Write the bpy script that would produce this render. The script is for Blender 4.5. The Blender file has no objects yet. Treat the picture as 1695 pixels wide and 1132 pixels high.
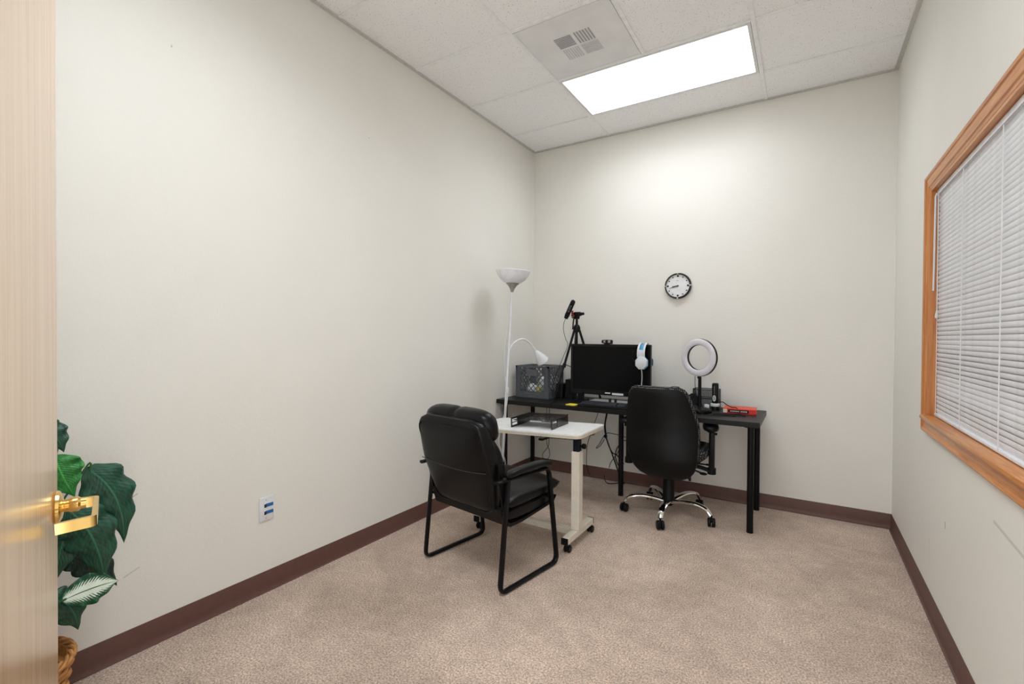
import bpy, bmesh, math, random
import numpy as np
from mathutils import Vector, Matrix
random.seed(7)
SC = bpy.context.scene
COL = SC.collection
PI = math.pi

# ------------------------------------------------------------------ camera, world, exposure
W, H, YF = 2.742, 3.036, -3.96          # room width, ceiling height, front (door) wall
def setup_camera():
    yaw, pitch, roll = math.radians(31.9546), math.radians(0.6377), math.radians(0.38326)
    f = Vector((-math.sin(yaw)*math.cos(pitch), math.cos(yaw)*math.cos(pitch), -math.sin(pitch)))
    r = Vector((math.cos(yaw), math.sin(yaw), 0)); u = r.cross(f)
    c, s = math.cos(roll), math.sin(roll)
    r, u = c*r + s*u, -s*r + c*u
    cam = bpy.data.cameras.new('camera'); cam.sensor_width = 36.0; cam.sensor_fit = 'HORIZONTAL'
    cam.lens = 777.277/1695*36.0; cam.clip_start = 0.02
    o = bpy.data.objects.new('camera', cam); COL.objects.link(o)
    o.matrix_world = Matrix(((r.x, u.x, -f.x, 2.24019), (r.y, u.y, -f.y, -3.97536), (r.z, u.z, -f.z, 1.26092), (0, 0, 0, 1)))
    SC.camera = o
setup_camera()
world = bpy.data.worlds.new('hall_light'); SC.world = world; world.use_nodes = True
world.node_tree.nodes['Background'].inputs[0].default_value = (0.89, 0.94, 1.0, 1)
world.node_tree.nodes['Background'].inputs[1].default_value = 2.4
LAMP = 2.8                               # brightness of the ceiling light diffusers
LAMP_W = (4.2, 11.0)                     # light output of the ceiling lights (desk end, added one at door end)
vs = SC.view_settings
vs.view_transform = 'Standard'; vs.look = 'None'; vs.gamma = 1.0; vs.use_curve_mapping = False
vs.exposure = 0.77

# ------------------------------------------------------------------ materials
def lin(c):
    return tuple((x/12.92 if x <= 0.04045 else ((x+0.055)/1.055)**2.4) for x in c)
def rgb(r, g, b): return lin((r/255, g/255, b/255))
M = {}
def mat(name, col, rough=0.5, metal=0.0, var=0.06, vscale=30.0, bump=0.0, bscale=200.0, coat=0.0, stretch=None, emit=0.0, alpha=1.0, trans=0.0, ior=1.45, spec=None, sub=0.0):
    m = bpy.data.materials.new(name); m.use_nodes = True; nt = m.node_tree; b = nt.nodes['Principled BSDF']
    N = nt.nodes.new; Lk = nt.links.new
    tc = N('ShaderNodeTexCoord'); mp = N('ShaderNodeMapping'); Lk(tc.outputs['Object'], mp.inputs[0])
    if stretch: mp.inputs['Scale'].default_value = stretch
    nz = N('ShaderNodeTexNoise'); nz.inputs['Scale'].default_value = vscale; nz.inputs['Detail'].default_value = 4
    Lk(mp.outputs[0], nz.inputs['Vector'])
    cr = N('ShaderNodeValToRGB'); Lk(nz.outputs['Fac'], cr.inputs[0])
    cr.color_ramp.elements[0].position = 0.3; cr.color_ramp.elements[1].position = 0.7
    cr.color_ramp.elements[0].color = tuple(max(0, x*(1-var)) for x in col) + (1,)
    cr.color_ramp.elements[1].color = tuple(min(1, x*(1+var)) for x in col) + (1,)
    Lk(cr.outputs[0], b.inputs['Base Color'])
    b.inputs['Roughness'].default_value = rough; b.inputs['Metallic'].default_value = metal
    b.inputs['IOR'].default_value = ior
    if spec is not None: b.inputs['Specular IOR Level'].default_value = spec
    if coat: b.inputs['Coat Weight'].default_value = coat; b.inputs['Coat Roughness'].default_value = 0.15
    if trans: b.inputs['Transmission Weight'].default_value = trans
    if alpha < 1: b.inputs['Alpha'].default_value = alpha
    if sub: b.inputs['Subsurface Weight'].default_value = sub; b.inputs['Subsurface Scale'].default_value = 0.02
    if emit:
        b.inputs['Emission Color'].default_value = tuple(col) + (1,); b.inputs['Emission Strength'].default_value = emit
    if bump:
        n2 = N('ShaderNodeTexNoise'); n2.inputs['Scale'].default_value = bscale; n2.inputs['Detail'].default_value = 3
        Lk(mp.outputs[0], n2.inputs['Vector'])
        bp = N('ShaderNodeBump'); bp.inputs['Strength'].default_value = bump; bp.inputs['Distance'].default_value = 0.002
        Lk(n2.outputs['Fac'], bp.inputs['Height']); Lk(bp.outputs[0], b.inputs['Normal'])
    M[name] = m
    return m

def wall_mat(name, col, scuffs=()):
    """painted orange-peel plaster; scuffs = list of (point A, point B, half width, darkness)"""
    m = mat(name, col, rough=0.55, var=0.012, vscale=3.0, spec=0.3)
    nt = m.node_tree; N = nt.nodes.new; Lk = nt.links.new; b = nt.nodes['Principled BSDF']
    geo = N('ShaderNodeNewGeometry')
    n1 = N('ShaderNodeTexNoise'); n1.inputs['Scale'].default_value = 190; n1.inputs['Detail'].default_value = 2
    n2 = N('ShaderNodeTexNoise'); n2.inputs['Scale'].default_value = 60; n2.inputs['Detail'].default_value = 2
    Lk(geo.outputs['Position'], n1.inputs['Vector']); Lk(geo.outputs['Position'], n2.inputs['Vector'])
    ad = N('ShaderNodeMath'); ad.operation = 'ADD'; Lk(n1.outputs['Fac'], ad.inputs[0]); Lk(n2.outputs['Fac'], ad.inputs[1])
    bp = N('ShaderNodeBump'); bp.inputs['Strength'].default_value = 0.35; bp.inputs['Distance'].default_value = 0.002
    Lk(ad.outputs[0], bp.inputs['Height']); Lk(bp.outputs[0], b.inputs['Normal'])
    prev = b.inputs['Base Color'].links[0].from_socket
    n3 = N('ShaderNodeTexNoise'); n3.inputs['Scale'].default_value = 260; Lk(geo.outputs['Position'], n3.inputs['Vector'])
    for A, B, hw, dk in scuffs:
        A = Vector(A); B = Vector(B); d = B-A; Ls = d.length; d.normalize()
        sub = N('ShaderNodeVectorMath'); sub.operation = 'SUBTRACT'; Lk(geo.outputs['Position'], sub.inputs[0]); sub.inputs[1].default_value = A
        dot = N('ShaderNodeVectorMath'); dot.operation = 'DOT_PRODUCT'; Lk(sub.outputs[0], dot.inputs[0]); dot.inputs[1].default_value = d
        cl = N('ShaderNodeClamp'); Lk(dot.outputs['Value'], cl.inputs[0]); cl.inputs[1].default_value = 0; cl.inputs[2].default_value = Ls
        sc = N('ShaderNodeVectorMath'); sc.operation = 'SCALE'; sc.inputs[0].default_value = d; Lk(cl.outputs[0], sc.inputs['Scale'])
        di = N('ShaderNodeVectorMath'); di.operation = 'DISTANCE'; Lk(sub.outputs[0], di.inputs[0]); Lk(sc.outputs[0], di.inputs[1])
        mr = N('ShaderNodeMapRange'); Lk(di.outputs['Value'], mr.inputs[0]); mr.inputs[1].default_value = hw*0.3; mr.inputs[2].default_value = hw
        mr.inputs[3].default_value = dk; mr.inputs[4].default_value = 0
        mu = N('ShaderNodeMath'); mu.operation = 'MULTIPLY'; Lk(mr.outputs[0], mu.inputs[0]); Lk(n3.outputs['Fac'], mu.inputs[1])
        mx = N('ShaderNodeMix'); mx.data_type = 'RGBA'; Lk(mu.outputs[0], mx.inputs['Factor']); Lk(prev, mx.inputs[6]); mx.inputs[7].default_value = (0.03, 0.03, 0.035, 1)
        prev = mx.outputs[2]
    Lk(prev, b.inputs['Base Color'])
    return m

def carpet_mat():
    m = bpy.data.materials.new('carpet'); m.use_nodes = True; nt = m.node_tree; b = nt.nodes['Principled BSDF']; N = nt.nodes.new; Lk = nt.links.new
    geo = N('ShaderNodeNewGeometry')
    def noise(s, d, r=0.5, dist=0):
        n = N('ShaderNodeTexNoise'); n.inputs['Scale'].default_value = s; n.inputs['Detail'].default_value = d
        n.inputs['Roughness'].default_value = r; n.inputs['Distortion'].default_value = dist
        Lk(geo.outputs['Position'], n.inputs['Vector']); return n
    def ramp(n, p0, p1, c0, c1):
        c = N('ShaderNodeValToRGB'); Lk(n.outputs['Fac'], c.inputs[0]); e = c.color_ramp.elements
        e[0].position = p0; e[1].position = p1; e[0].color = c0+(1,); e[1].color = c1+(1,); return c
    fine = noise(135, 5, 0.85); mid = noise(14, 4, 0.65, 0.4); big = noise(2.6, 3, 0.55, 0.5)
    cf = ramp(fine, 0.38, 0.62, rgb(146, 112, 92), rgb(255, 236, 217))
    cm = ramp(mid, 0.3, 0.72, (0.84, 0.83, 0.82), (1.06, 1.06, 1.06))
    cb = ramp(big, 0.36, 0.66, (0.84, 0.83, 0.82), (1.06, 1.06, 1.06))
    m1 = N('ShaderNodeMix'); m1.data_type = 'RGBA'; m1.blend_type = 'MULTIPLY'; m1.inputs['Factor'].default_value = 1
    Lk(cf.outputs[0], m1.inputs[6]); Lk(cm.outputs[0], m1.inputs[7])
    m2 = N('ShaderNodeMix'); m2.data_type = 'RGBA'; m2.blend_type = 'MULTIPLY'; m2.inputs['Factor'].default_value = 1
    Lk(m1.outputs[2], m2.inputs[6]); Lk(cb.outputs[0], m2.inputs[7]); Lk(m2.outputs[2], b.inputs['Base Color'])
    b.inputs['Roughness'].default_value = 1.0; b.inputs['Specular IOR Level'].default_value = 0.05
    b.inputs['Sheen Weight'].default_value = 0.15
    ad = N('ShaderNodeMath'); ad.operation = 'ADD'; Lk(fine.outputs['Fac'], ad.inputs[0]); ad.inputs[1].default_value = 0
    bp = N('ShaderNodeBump'); bp.inputs['Strength'].default_value = 0.7; bp.inputs['Distance'].default_value = 0.006
    Lk(ad.outputs[0], bp.inputs['Height']); Lk(bp.outputs[0], b.inputs['Normal'])
    M['carpet'] = m
def tile_mat():
    m = bpy.data.materials.new('acoustic_tile'); m.use_nodes = True; nt = m.node_tree; b = nt.nodes['Principled BSDF']; N = nt.nodes.new; Lk = nt.links.new
    geo = N('ShaderNodeNewGeometry')
    v = N('ShaderNodeTexVoronoi'); v.inputs['Scale'].default_value = 125; Lk(geo.outputs['Position'], v.inputs['Vector'])
    n = N('ShaderNodeTexNoise'); n.inputs['Scale'].default_value = 105; n.inputs['Detail'].default_value = 4; Lk(geo.outputs['Position'], n.inputs['Vector'])
    sb = N('ShaderNodeMath'); sb.operation = 'MULTIPLY_ADD'; Lk(n.outputs['Fac'], sb.inputs[0]); sb.inputs[1].default_value = 0.9; Lk(v.outputs['Distance'], sb.inputs[2])
    c = N('ShaderNodeValToRGB'); Lk(sb.outputs[0], c.inputs[0]); e = c.color_ramp.elements
    e[0].position = 0.50; e[1].position = 0.62; e[0].color = rgb(122, 119, 116)+(1,); e[1].color = rgb(252, 252, 252)+(1,)
    Lk(c.outputs[0], b.inputs['Base Color']); b.inputs['Roughness'].default_value = 0.95; b.inputs['Specular IOR Level'].default_value = 0.1
    bp = N('ShaderNodeBump'); bp.inputs['Strength'].default_value = 0.5; bp.inputs['Distance'].default_value = 0.002
    Lk(sb.outputs[0], bp.inputs['Height']); Lk(bp.outputs[0], b.inputs['Normal'])
    M['acoustic_tile'] = m
def wood_mat(name, ca, cb, axis, rough=0.35, coat=0.2, fine=60.0, spec=0.5):
    m = bpy.data.materials.new(name); m.use_nodes = True; nt = m.node_tree; b = nt.nodes['Principled BSDF']; N = nt.nodes.new; Lk = nt.links.new
    tc = N('ShaderNodeTexCoord'); mp = N('ShaderNodeMapping'); Lk(tc.outputs['Object'], mp.inputs[0])
    s = [1, 1, 1]; s[axis] = 0.045; mp.inputs['Scale'].default_value = s
    n1 = N('ShaderNodeTexNoise'); n1.inputs['Scale'].default_value = fine; n1.inputs['Detail'].default_value = 6; n1.inputs['Roughness'].default_value = 0.6; n1.inputs['Distortion'].default_value = 0.6
    n2 = N('ShaderNodeTexNoise'); n2.inputs['Scale'].default_value = fine*5; n2.inputs['Detail'].default_value = 3
    Lk(mp.outputs[0], n1.inputs['Vector']); Lk(mp.outputs[0], n2.inputs['Vector'])
    ad = N('ShaderNodeMath'); ad.operation = 'MULTIPLY_ADD'; Lk(n2.outputs['Fac'], ad.inputs[0]); ad.inputs[1].default_value = 0.35; Lk(n1.outputs['Fac'], ad.inputs[2])
    c = N('ShaderNodeValToRGB'); Lk(ad.outputs[0], c.inputs[0]); e = c.color_ramp.elements
    e[0].position = 0.45; e[1].position = 0.9; e[0].color = ca+(1,); e[1].color = cb+(1,)
    Lk(c.outputs[0], b.inputs['Base Color']); b.inputs['Roughness'].default_value = rough; b.inputs['Specular IOR Level'].default_value = spec
    b.inputs['Coat Weight'].default_value = coat; b.inputs['Coat Roughness'].default_value = 0.2
    bp = N('ShaderNodeBump'); bp.inputs['Strength'].default_value = 0.1; bp.inputs['Distance'].default_value = 0.001
    Lk(ad.outputs[0], bp.inputs['Height']); Lk(bp.outputs[0], b.inputs['Normal'])
    M[name] = m
def weave_mat(name, c0, c1, scale):
    m = bpy.data.materials.new(name); m.use_nodes = True; nt = m.node_tree; b = nt.nodes['Principled BSDF']; N = nt.nodes.new; Lk = nt.links.new
    tc = N('ShaderNodeTexCoord')
    v = N('ShaderNodeTexVoronoi'); v.inputs['Scale'].default_value = scale; v.inputs['Randomness'].default_value = 0.25; Lk(tc.outputs['Object'], v.inputs['Vector'])
    c = N('ShaderNodeValToRGB'); Lk(v.outputs['Distance'], c.inputs[0]); e = c.color_ramp.elements
    e[0].position = 0.22; e[1].position = 0.5; e[0].color = c1+(1,); e[1].color = c0+(1,)
    Lk(c.outputs[0], b.inputs['Base Color']); b.inputs['Roughness'].default_value = 0.9; b.inputs['Specular IOR Level'].default_value = 0.2
    bp = N('ShaderNodeBump'); bp.inputs['Strength'].default_value = 0.5; bp.inputs['Distance'].default_value = 0.002
    Lk(v.outputs['Distance'], bp.inputs['Height']); Lk(bp.outputs[0], b.inputs['Normal'])
    M[name] = m
def leaf_mat(name, dark, light, variegated=False):
    m = bpy.data.materials.new(name); m.use_nodes = True; nt = m.node_tree; b = nt.nodes['Principled BSDF']; N = nt.nodes.new; Lk = nt.links.new
    uv = N('ShaderNodeUVMap'); uv.uv_map = 'leaf'; sp = N('ShaderNodeSeparateXYZ'); Lk(uv.outputs[0], sp.inputs[0])
    ab = N('ShaderNodeMath'); ab.operation = 'ABSOLUTE'; Lk(sp.outputs[0], ab.inputs[0])          # |across|
    vn = N('ShaderNodeMath'); vn.operation = 'MULTIPLY_ADD'; Lk(ab.outputs[0], vn.inputs[0]); vn.inputs[1].default_value = -0.28; Lk(sp.outputs[1], vn.inputs[2])
    ml = N('ShaderNodeMath'); ml.operation = 'MULTIPLY'; Lk(vn.outputs[0], ml.inputs[0]); ml.inputs[1].default_value = 110.0
    sn = N('ShaderNodeMath'); sn.operation = 'SINE'; Lk(ml.outputs[0], sn.inputs[0])
    nz = N('ShaderNodeTexNoise'); nz.inputs['Scale'].default_value = 9; nz.inputs['Detail'].default_value = 3; Lk(uv.outputs[0], nz.inputs['Vector'])
    if variegated:
        a1 = N('ShaderNodeMath'); a1.operation = 'MULTIPLY_ADD'; Lk(sn.outputs[0], a1.inputs[0]); a1.inputs[1].default_value = 0.16; Lk(ab.outputs[0], a1.inputs[2])
        a2 = N('ShaderNodeMath'); a2.operation = 'MULTIPLY_ADD'; Lk(nz.outputs['Fac'], a2.inputs[0]); a2.inputs[1].default_value = 0.5; Lk(a1.outputs[0], a2.inputs[2])
        c = N('ShaderNodeValToRGB'); Lk(a2.outputs[0], c.inputs[0]); c.color_ramp.elements[0].color = light+(1,); c.color_ramp.elements[1].color = dark+(1,)
        c.color_ramp.elements[0].position = 0.72; c.color_ramp.elements[1].position = 0.82
    else:
        a1 = N('ShaderNodeMath'); a1.operation = 'MULTIPLY_ADD'; Lk(sn.outputs[0], a1.inputs[0]); a1.inputs[1].default_value = 0.018; Lk(nz.outputs['Fac'], a1.inputs[2])
        c = N('ShaderNodeValToRGB'); Lk(a1.outputs[0], c.inputs[0]); c.color_ramp.elements[0].color = dark+(1,); c.color_ramp.elements[1].color = light+(1,)
        c.color_ramp.elements[0].position = 0.35; c.color_ramp.elements[1].position = 0.85
    rb = N('ShaderNodeValToRGB'); Lk(ab.outputs[0], rb.inputs[0]); rb.color_ramp.elements[0].position = 0.02; rb.color_ramp.elements[1].position = 0.05
    rb.color_ramp.elements[0].color = (1, 1, 1, 1); rb.color_ramp.elements[1].color = (0, 0, 0, 1)
    mx = N('ShaderNodeMix'); mx.data_type = 'RGBA'; Lk(rb.outputs[0], mx.inputs['Factor']); Lk(c.outputs[0], mx.inputs[6])
    mx.inputs[7].default_value = (dark if variegated else tuple(min(1, x*1.25) for x in light))+(1,)
    Lk(mx.outputs[2], b.inputs['Base Color']); b.inputs['Roughness'].default_value = 0.38; b.inputs['Specular IOR Level'].default_value = 0.45
    bp = N('ShaderNodeBump'); bp.inputs['Strength'].default_value = 0.2; bp.inputs['Distance'].default_value = 0.002
    Lk(sn.outputs[0], bp.inputs['Height']); Lk(bp.outputs[0], b.inputs['Normal'])
    M[name] = m

WALLC = rgb(233, 230, 222)
wall_mat('wall_paint_left', WALLC, [((0, -3.229, .313), (0, -3.18, .333), .004, .5), ((0, -3.064, 2.452), (0, -3.064, 2.458), .0035, .8), ((0, -2.025, 2.45), (0, -2.025, 2.454), .003, .8), ((0, -3.2, .62), (0, -3.185, .628), .003, .8)])
wall_mat('wall_paint_right', WALLC, [((W, -1.96, .700), (W, -2.22, .680), .008, .5), ((W, -1.376, .503), (W, -1.379, .48), .006, 1.4), ((W, -1.09, .33), (W, -1.1, .22), .01, .2)])
wall_mat('wall_paint', WALLC, [((1.9, 0, .3), (1.92, 0, .2), .03, .12)])
carpet_mat(); tile_mat()
wood_mat('honey_oak_long', rgb(176, 102, 42), rgb(222, 154, 86), 1)
wood_mat('honey_oak_upright', rgb(172, 98, 40), rgb(216, 146, 80), 2)
wood_mat('door_maple', rgb(206, 168, 126), rgb(228, 196, 158), 2, rough=0.26, coat=0.5, fine=30)
wood_mat('desk_wood', (0.005, 0.005, 0.005), (0.010, 0.0095, 0.009), 0, rough=0.42, coat=0.0, fine=40, spec=0.25)
mat('baseboard_rubber', rgb(98, 68, 60), 0.5, bump=0.1, bscale=80)
mat('grid_white', rgb(246, 246, 246), 0.5)
mat('wall_angle', rgb(205, 204, 200), 0.5)
mat('plenum', (0.4, 0.4, 0.4), 0.9)
mat('diffuser', (.90, .95, 1.0), 0.4, emit=LAMP, var=0.0)
mat('white_metal', rgb(228, 228, 226), 0.4)
mat('vent_panel', rgb(236, 236, 236), 0.5, bump=0.5, bscale=420, var=0.05, vscale=6)
mat('vent_louvre', rgb(166, 166, 168), 0.6)
mat('vent_louvre_pale', rgb(208, 208, 210), 0.6)
mat('white_plastic', rgb(226, 228, 230), 0.35)
mat('white_enamel', rgb(226, 228, 230), 0.3, coat=0.3)
mat('lamp_bowl', rgb(242, 244, 250), 0.4)
mat('grey_plastic', rgb(150, 146, 138), 0.5)
mat('crate_grey', rgb(90, 92, 97), 0.5, bump=0.1)
mat('black_plastic', (0.005, 0.005, 0.0055), 0.42, spec=0.22)
mat('black_matte', (0.006, 0.006, 0.0065), 0.75, spec=0.25)
mat('black_metal', (0.004, 0.004, 0.0045), 0.38, spec=0.22)
mat('black_leather', (0.004, 0.004, 0.0045), 0.30, bump=0.25, bscale=160, var=0.2, spec=0.24)
mat('black_vinyl', (0.004, 0.004, 0.0042), 0.42, bump=0.3, bscale=340, var=0.15, spec=0.22)
mat('seam_thread', (0.03, 0.03, 0.032), 0.6)
weave_mat('chair_fabric', (0.006, 0.006, 0.007), (0.22, 0.21, 0.20), 85)
mat('chrome', (0.82, 0.81, 0.80), 0.10, metal=1.0, var=0.01)
mat('brass', rgb(232, 196, 122), 0.16, metal=1.0, var=0.03)
mat('screen_black', (0.003, 0.003, 0.0035), 0.25, spec=0.15)
mat('gloss_black', (0.004, 0.004, 0.0045), 0.25, spec=0.3)
mat('key_black', (0.030, 0.033, 0.040), 0.35)
mat('sticker_white', rgb(225, 225, 225), 0.5)
mat('paper_white', rgb(222, 222, 220), 0.8)
mat('note_yellow', rgb(240, 214, 60), 0.7)
mat('table_white', rgb(236, 236, 234), 0.35)
mat('table_edge', rgb(212, 202, 184), 0.5)
mat('table_cream', rgb(222, 214, 198), 0.45)
mat('smoke_acrylic', (0.030, 0.024, 0.020), 0.08, alpha=0.72)
mat('smoke_solid', (0.020, 0.016, 0.013), 0.2)
mat('ring_diffuser', rgb(214, 211, 216), 0.45)
mat('headset_white', rgb(216, 218, 222), 0.35)
mat('headset_blue', rgb(70, 150, 196), 0.5)
mat('book_red', rgb(226, 76, 50), 0.45)
mat('book_spine', rgb(214, 40, 36), 0.45)
mat('book_pages', rgb(224, 216, 200), 0.8)
mat('red_plastic', rgb(110, 22, 26), 0.5)
mat('print_white', rgb(205, 205, 205), 0.6)
mat('print_grey', rgb(120, 120, 122), 0.6)
mat('clock_face', rgb(228, 228, 228), 0.4)
mat('clock_rim', (0.014, 0.012, 0.011), 0.3)
mat('blind_white', rgb(232, 233, 236), 0.4)
mat('cord_white', rgb(225, 225, 225), 0.6)
mat('jack_blue', rgb(40, 105, 160), 0.4)
mat('socket_dark', (0.015, 0.014, 0.014), 0.6)
mat('silver', (0.7, 0.7, 0.7), 0.25, metal=1.0)
mat('steel_dark', (0.02, 0.024, 0.034), 0.3, metal=0.4)
mat('mesh_grey', rgb(74, 76, 80), 0.5)
mat('bag_white', rgb(222, 226, 226), 0.45, bump=0.6, bscale=50)
mat('bag_yellow', rgb(206, 198, 120), 0.5, bump=0.6, bscale=50)
mat('basket_straw', rgb(186, 130, 72), 0.65, var=0.25, vscale=60)
mat('soil', (0.02, 0.014, 0.010), 1.0, bump=0.8, bscale=60)
mat('stem_green', rgb(52, 92, 52), 0.5)
mat('glass_pane', (0.9, 0.93, 0.95), 0.05, trans=1.0, ior=1.1)
leaf_mat('leaf_dark', rgb(16, 54, 40), rgb(44, 104, 76))
leaf_mat('leaf_deep', rgb(10, 34, 26), rgb(24, 66, 48))
leaf_mat('leaf_bright', rgb(22, 108, 44), rgb(70, 164, 76))
leaf_mat('leaf_variegated', rgb(30, 84, 56), rgb(218, 228, 210), True)

# ------------------------------------------------------------------ geometry helpers: a geo is (verts, faces)
def V3(*a): return np.array(a, float)
def join(gs):
    v = []; f = []; n = 0
    for gv, gf in gs:
        v.extend([tuple(p) for p in gv]); f.extend([tuple(i+n for i in q) for q in gf]); n += len(gv)
    return v, f
def xf(g, m): return [tuple(m @ Vector(p)) for p in g[0]], g[1]
def box(c, s, bev=0.0, seg=2, m=None):
    bm = bmesh.new(); bmesh.ops.create_cube(bm, size=1.0)
    for v in bm.verts: v.co = Vector((v.co.x*s[0], v.co.y*s[1], v.co.z*s[2]))
    if bev: bmesh.ops.bevel(bm, geom=list(bm.edges), offset=bev, segments=seg, profile=0.5, affect='EDGES')
    bm.verts.ensure_lookup_table()
    mm = Matrix.Translation(c) @ (m if m is not None else Matrix.Identity(4))
    v = [tuple(mm @ q.co) for q in bm.verts]; f = [tuple(q.index for q in p.verts) for p in bm.faces]; bm.free()
    return v, f
def b2(x0, x1, y0, y1, z0, z1, bev=0.0, seg=2):
    return box(((x0+x1)/2, (y0+y1)/2, (z0+z1)/2), (abs(x1-x0), abs(y1-y0), abs(z1-z0)), bev, seg)
def frame_for(t, hint=None):
    t = t.normalized(); h = Vector(hint) if hint is not None else (Vector((0, 0, 1)) if abs(t.z) < 0.9 else Vector((1, 0, 0)))
    s = t.cross(h)
    if s.length < 1e-4: s = t.cross(Vector((0, 1, 0.01)))
    s.normalize(); return s, s.cross(t).normalized()
def smooth_path(pts, n=6, closed=False):
    P = [Vector(p) for p in pts]; out = []; N = len(P)
    for i in range(N if closed else N-1):
        p0 = P[(i-1) % N] if (closed or i > 0) else P[0]; p1 = P[i]; p2 = P[(i+1) % N]; p3 = P[(i+2) % N] if (closed or i+2 < N) else P[-1]
        for k in range(n):
            t = k/n
            out.append(0.5*((2*p1)+(-p0+p2)*t+(2*p0-5*p1+4*p2-p3)*t*t+(-p0+3*p1-3*p2+p3)*t**3))
    if not closed: out.append(P[-1])
    return out
def fillet(pts, r, n=5, closed=False):
    """polyline with rounded corners"""
    P = [Vector(p) for p in pts]; N = len(P); out = []
    for i in range(N):
        if not closed and i in (0, N-1): out.append(P[i]); continue
        a = P[(i-1) % N]-P[i]; b = P[(i+1) % N]-P[i]; d = min(r, a.length*0.49, b.length*0.49)
        A = P[i]+a.normalized()*d; B = P[i]+b.normalized()*d
        for k in range(n+1):
            t = k/n; out.append(A*(1-t)**2+P[i]*2*t*(1-t)+B*t*t)
    return out
def tube(path, r, n=8, closed=False, hint=None, r2=None, cap=True, taper=None):
    """round (r) or elliptical (r along the side axis, r2 along the other) tube along a path"""
    P = [Vector(p) for p in path]; N = len(P); v = []; f = []; ps = None
    for i in range(N):
        if closed: t = P[(i+1) % N]-P[i-1]
        else: t = P[min(i+1, N-1)]-P[max(i-1, 0)]
        t = t.normalized() if t.length > 1e-9 else Vector((0, 0, 1))
        if hint is not None or ps is None: s, u = frame_for(t, hint)
        else:
            s = ps - t*ps.dot(t)
            if s.length < 1e-6: s, u = frame_for(t)
            s.normalize(); u = s.cross(t).normalized()
        ps = s; k = taper(i/(N-1)) if taper else 1.0
        for j in range(n):
            a = 2*PI*j/n; v.append(tuple(P[i]+s*(math.cos(a)*r*k)+u*(math.sin(a)*(r2 or r)*k)))
    for i in range(N if closed else N-1):
        for j in range(n):
            a = i*n+j; b = i*n+(j+1) % n; c = ((i+1) % N)*n+(j+1) % n; d = ((i+1) % N)*n+j
            f.append((a, b, c, d))
    if not closed and cap: f.append(tuple(range(n))[::-1]); f.append(tuple((N-1)*n+j for j in range(n)))
    return v, f
def bar(path, w, h, closed=False, hint=None):
    """rectangular section bar along a path, w along side axis, h along hint axis"""
    P = [Vector(p) for p in path]; N = len(P); v = []; f = []
    for i in range(N):
        t = (P[(i+1) % N]-P[i-1]) if closed else (P[min(i+1, N-1)]-P[max(i-1, 0)])
        s, u = frame_for(t, hint)
        for a, b in ((-1, -1), (1, -1), (1, 1), (-1, 1)): v.append(tuple(P[i]+s*(a*w/2)+u*(b*h/2)))
    for i in range(N if closed else N-1):
        for j in range(4): f.append((i*4+j, i*4+(j+1) % 4, ((i+1) % N)*4+(j+1) % 4, ((i+1) % N)*4+j))
    if not closed: f.append((3, 2, 1, 0)); f.append(tuple((N-1)*4+j for j in range(4)))
    return v, f
def cyl(p0, p1, r0, r1=None, n=16): 
    r1 = r0 if r1 is None else r1
    return tube([p0, p1], r0, n, taper=lambda t: 1+(r1/r0-1)*t)
def lathe(prof, n=32, m=None):
    v = []; f = []
    for r, z in prof:
        for j in range(n): a = 2*PI*j/n; v.append((r*math.cos(a), r*math.sin(a), z))
    K = len(prof)
    for i in range(K-1):
        for j in range(n): f.append((i*n+j, i*n+(j+1) % n, (i+1)*n+(j+1) % n, (i+1)*n+j))
    if prof[0][0] > 1e-6: f.append(tuple(range(n))[::-1])
    if prof[-1][0] > 1e-6: f.append(tuple((K-1)*n+j for j in range(n)))
    g = (v, f)
    return xf(g, m) if m is not None else g
def loft(rings, cap=True):
    n = len(rings[0]); v = [tuple(p) for r in rings for p in r]; f = []
    for i in range(len(rings)-1):
        for j in range(n): f.append((i*n+j, i*n+(j+1) % n, (i+1)*n+(j+1) % n, (i+1)*n+j))
    if cap: f.append(tuple(range(n))[::-1]); f.append(tuple((len(rings)-1)*n+j for j in range(n)))
    return v, f
def prism(poly, z0, z1):
    n = len(poly); v = [(x, y, z0) for x, y in poly]+[(x, y, z1) for x, y in poly]
    f = [tuple(range(n))[::-1], tuple(range(n, 2*n))]+[(i, (i+1) % n, n+(i+1) % n, n+i) for i in range(n)]
    return v, f
def rrect(x0, x1, y0, y1, r, n=5):
    out = []
    for cx, cy, a0 in ((x1-r, y1-r, 0), (x0+r, y1-r, 90), (x0+r, y0+r, 180), (x1-r, y0+r, 270)):
        for k in range(n+1): a = math.radians(a0+90*k/n); out.append((cx+r*math.cos(a), cy+r*math.sin(a)))
    return out
def ball(c, s, n=12, k=8, jit=0.0):
    v = []; f = []
    for i in range(k+1):
        th = PI*i/k
        for j in range(n):
            a = 2*PI*j/n; q = 1+random.uniform(-jit, jit)
            v.append((c[0]+s[0]*q*math.sin(th)*math.cos(a), c[1]+s[1]*q*math.sin(th)*math.sin(a), c[2]+s[2]*q*math.cos(th)))
    for i in range(k):
        for j in range(n): f.append((i*n+j, (i+1)*n+j, (i+1)*n+(j+1) % n, i*n+(j+1) % n))
    return v, f
def sellipse(t, a, b, e):
    c, s = math.cos(t), math.sin(t)
    return a*math.copysign(abs(c)**(2/e), c), b*math.copysign(abs(s)**(2/e), s)

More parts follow.
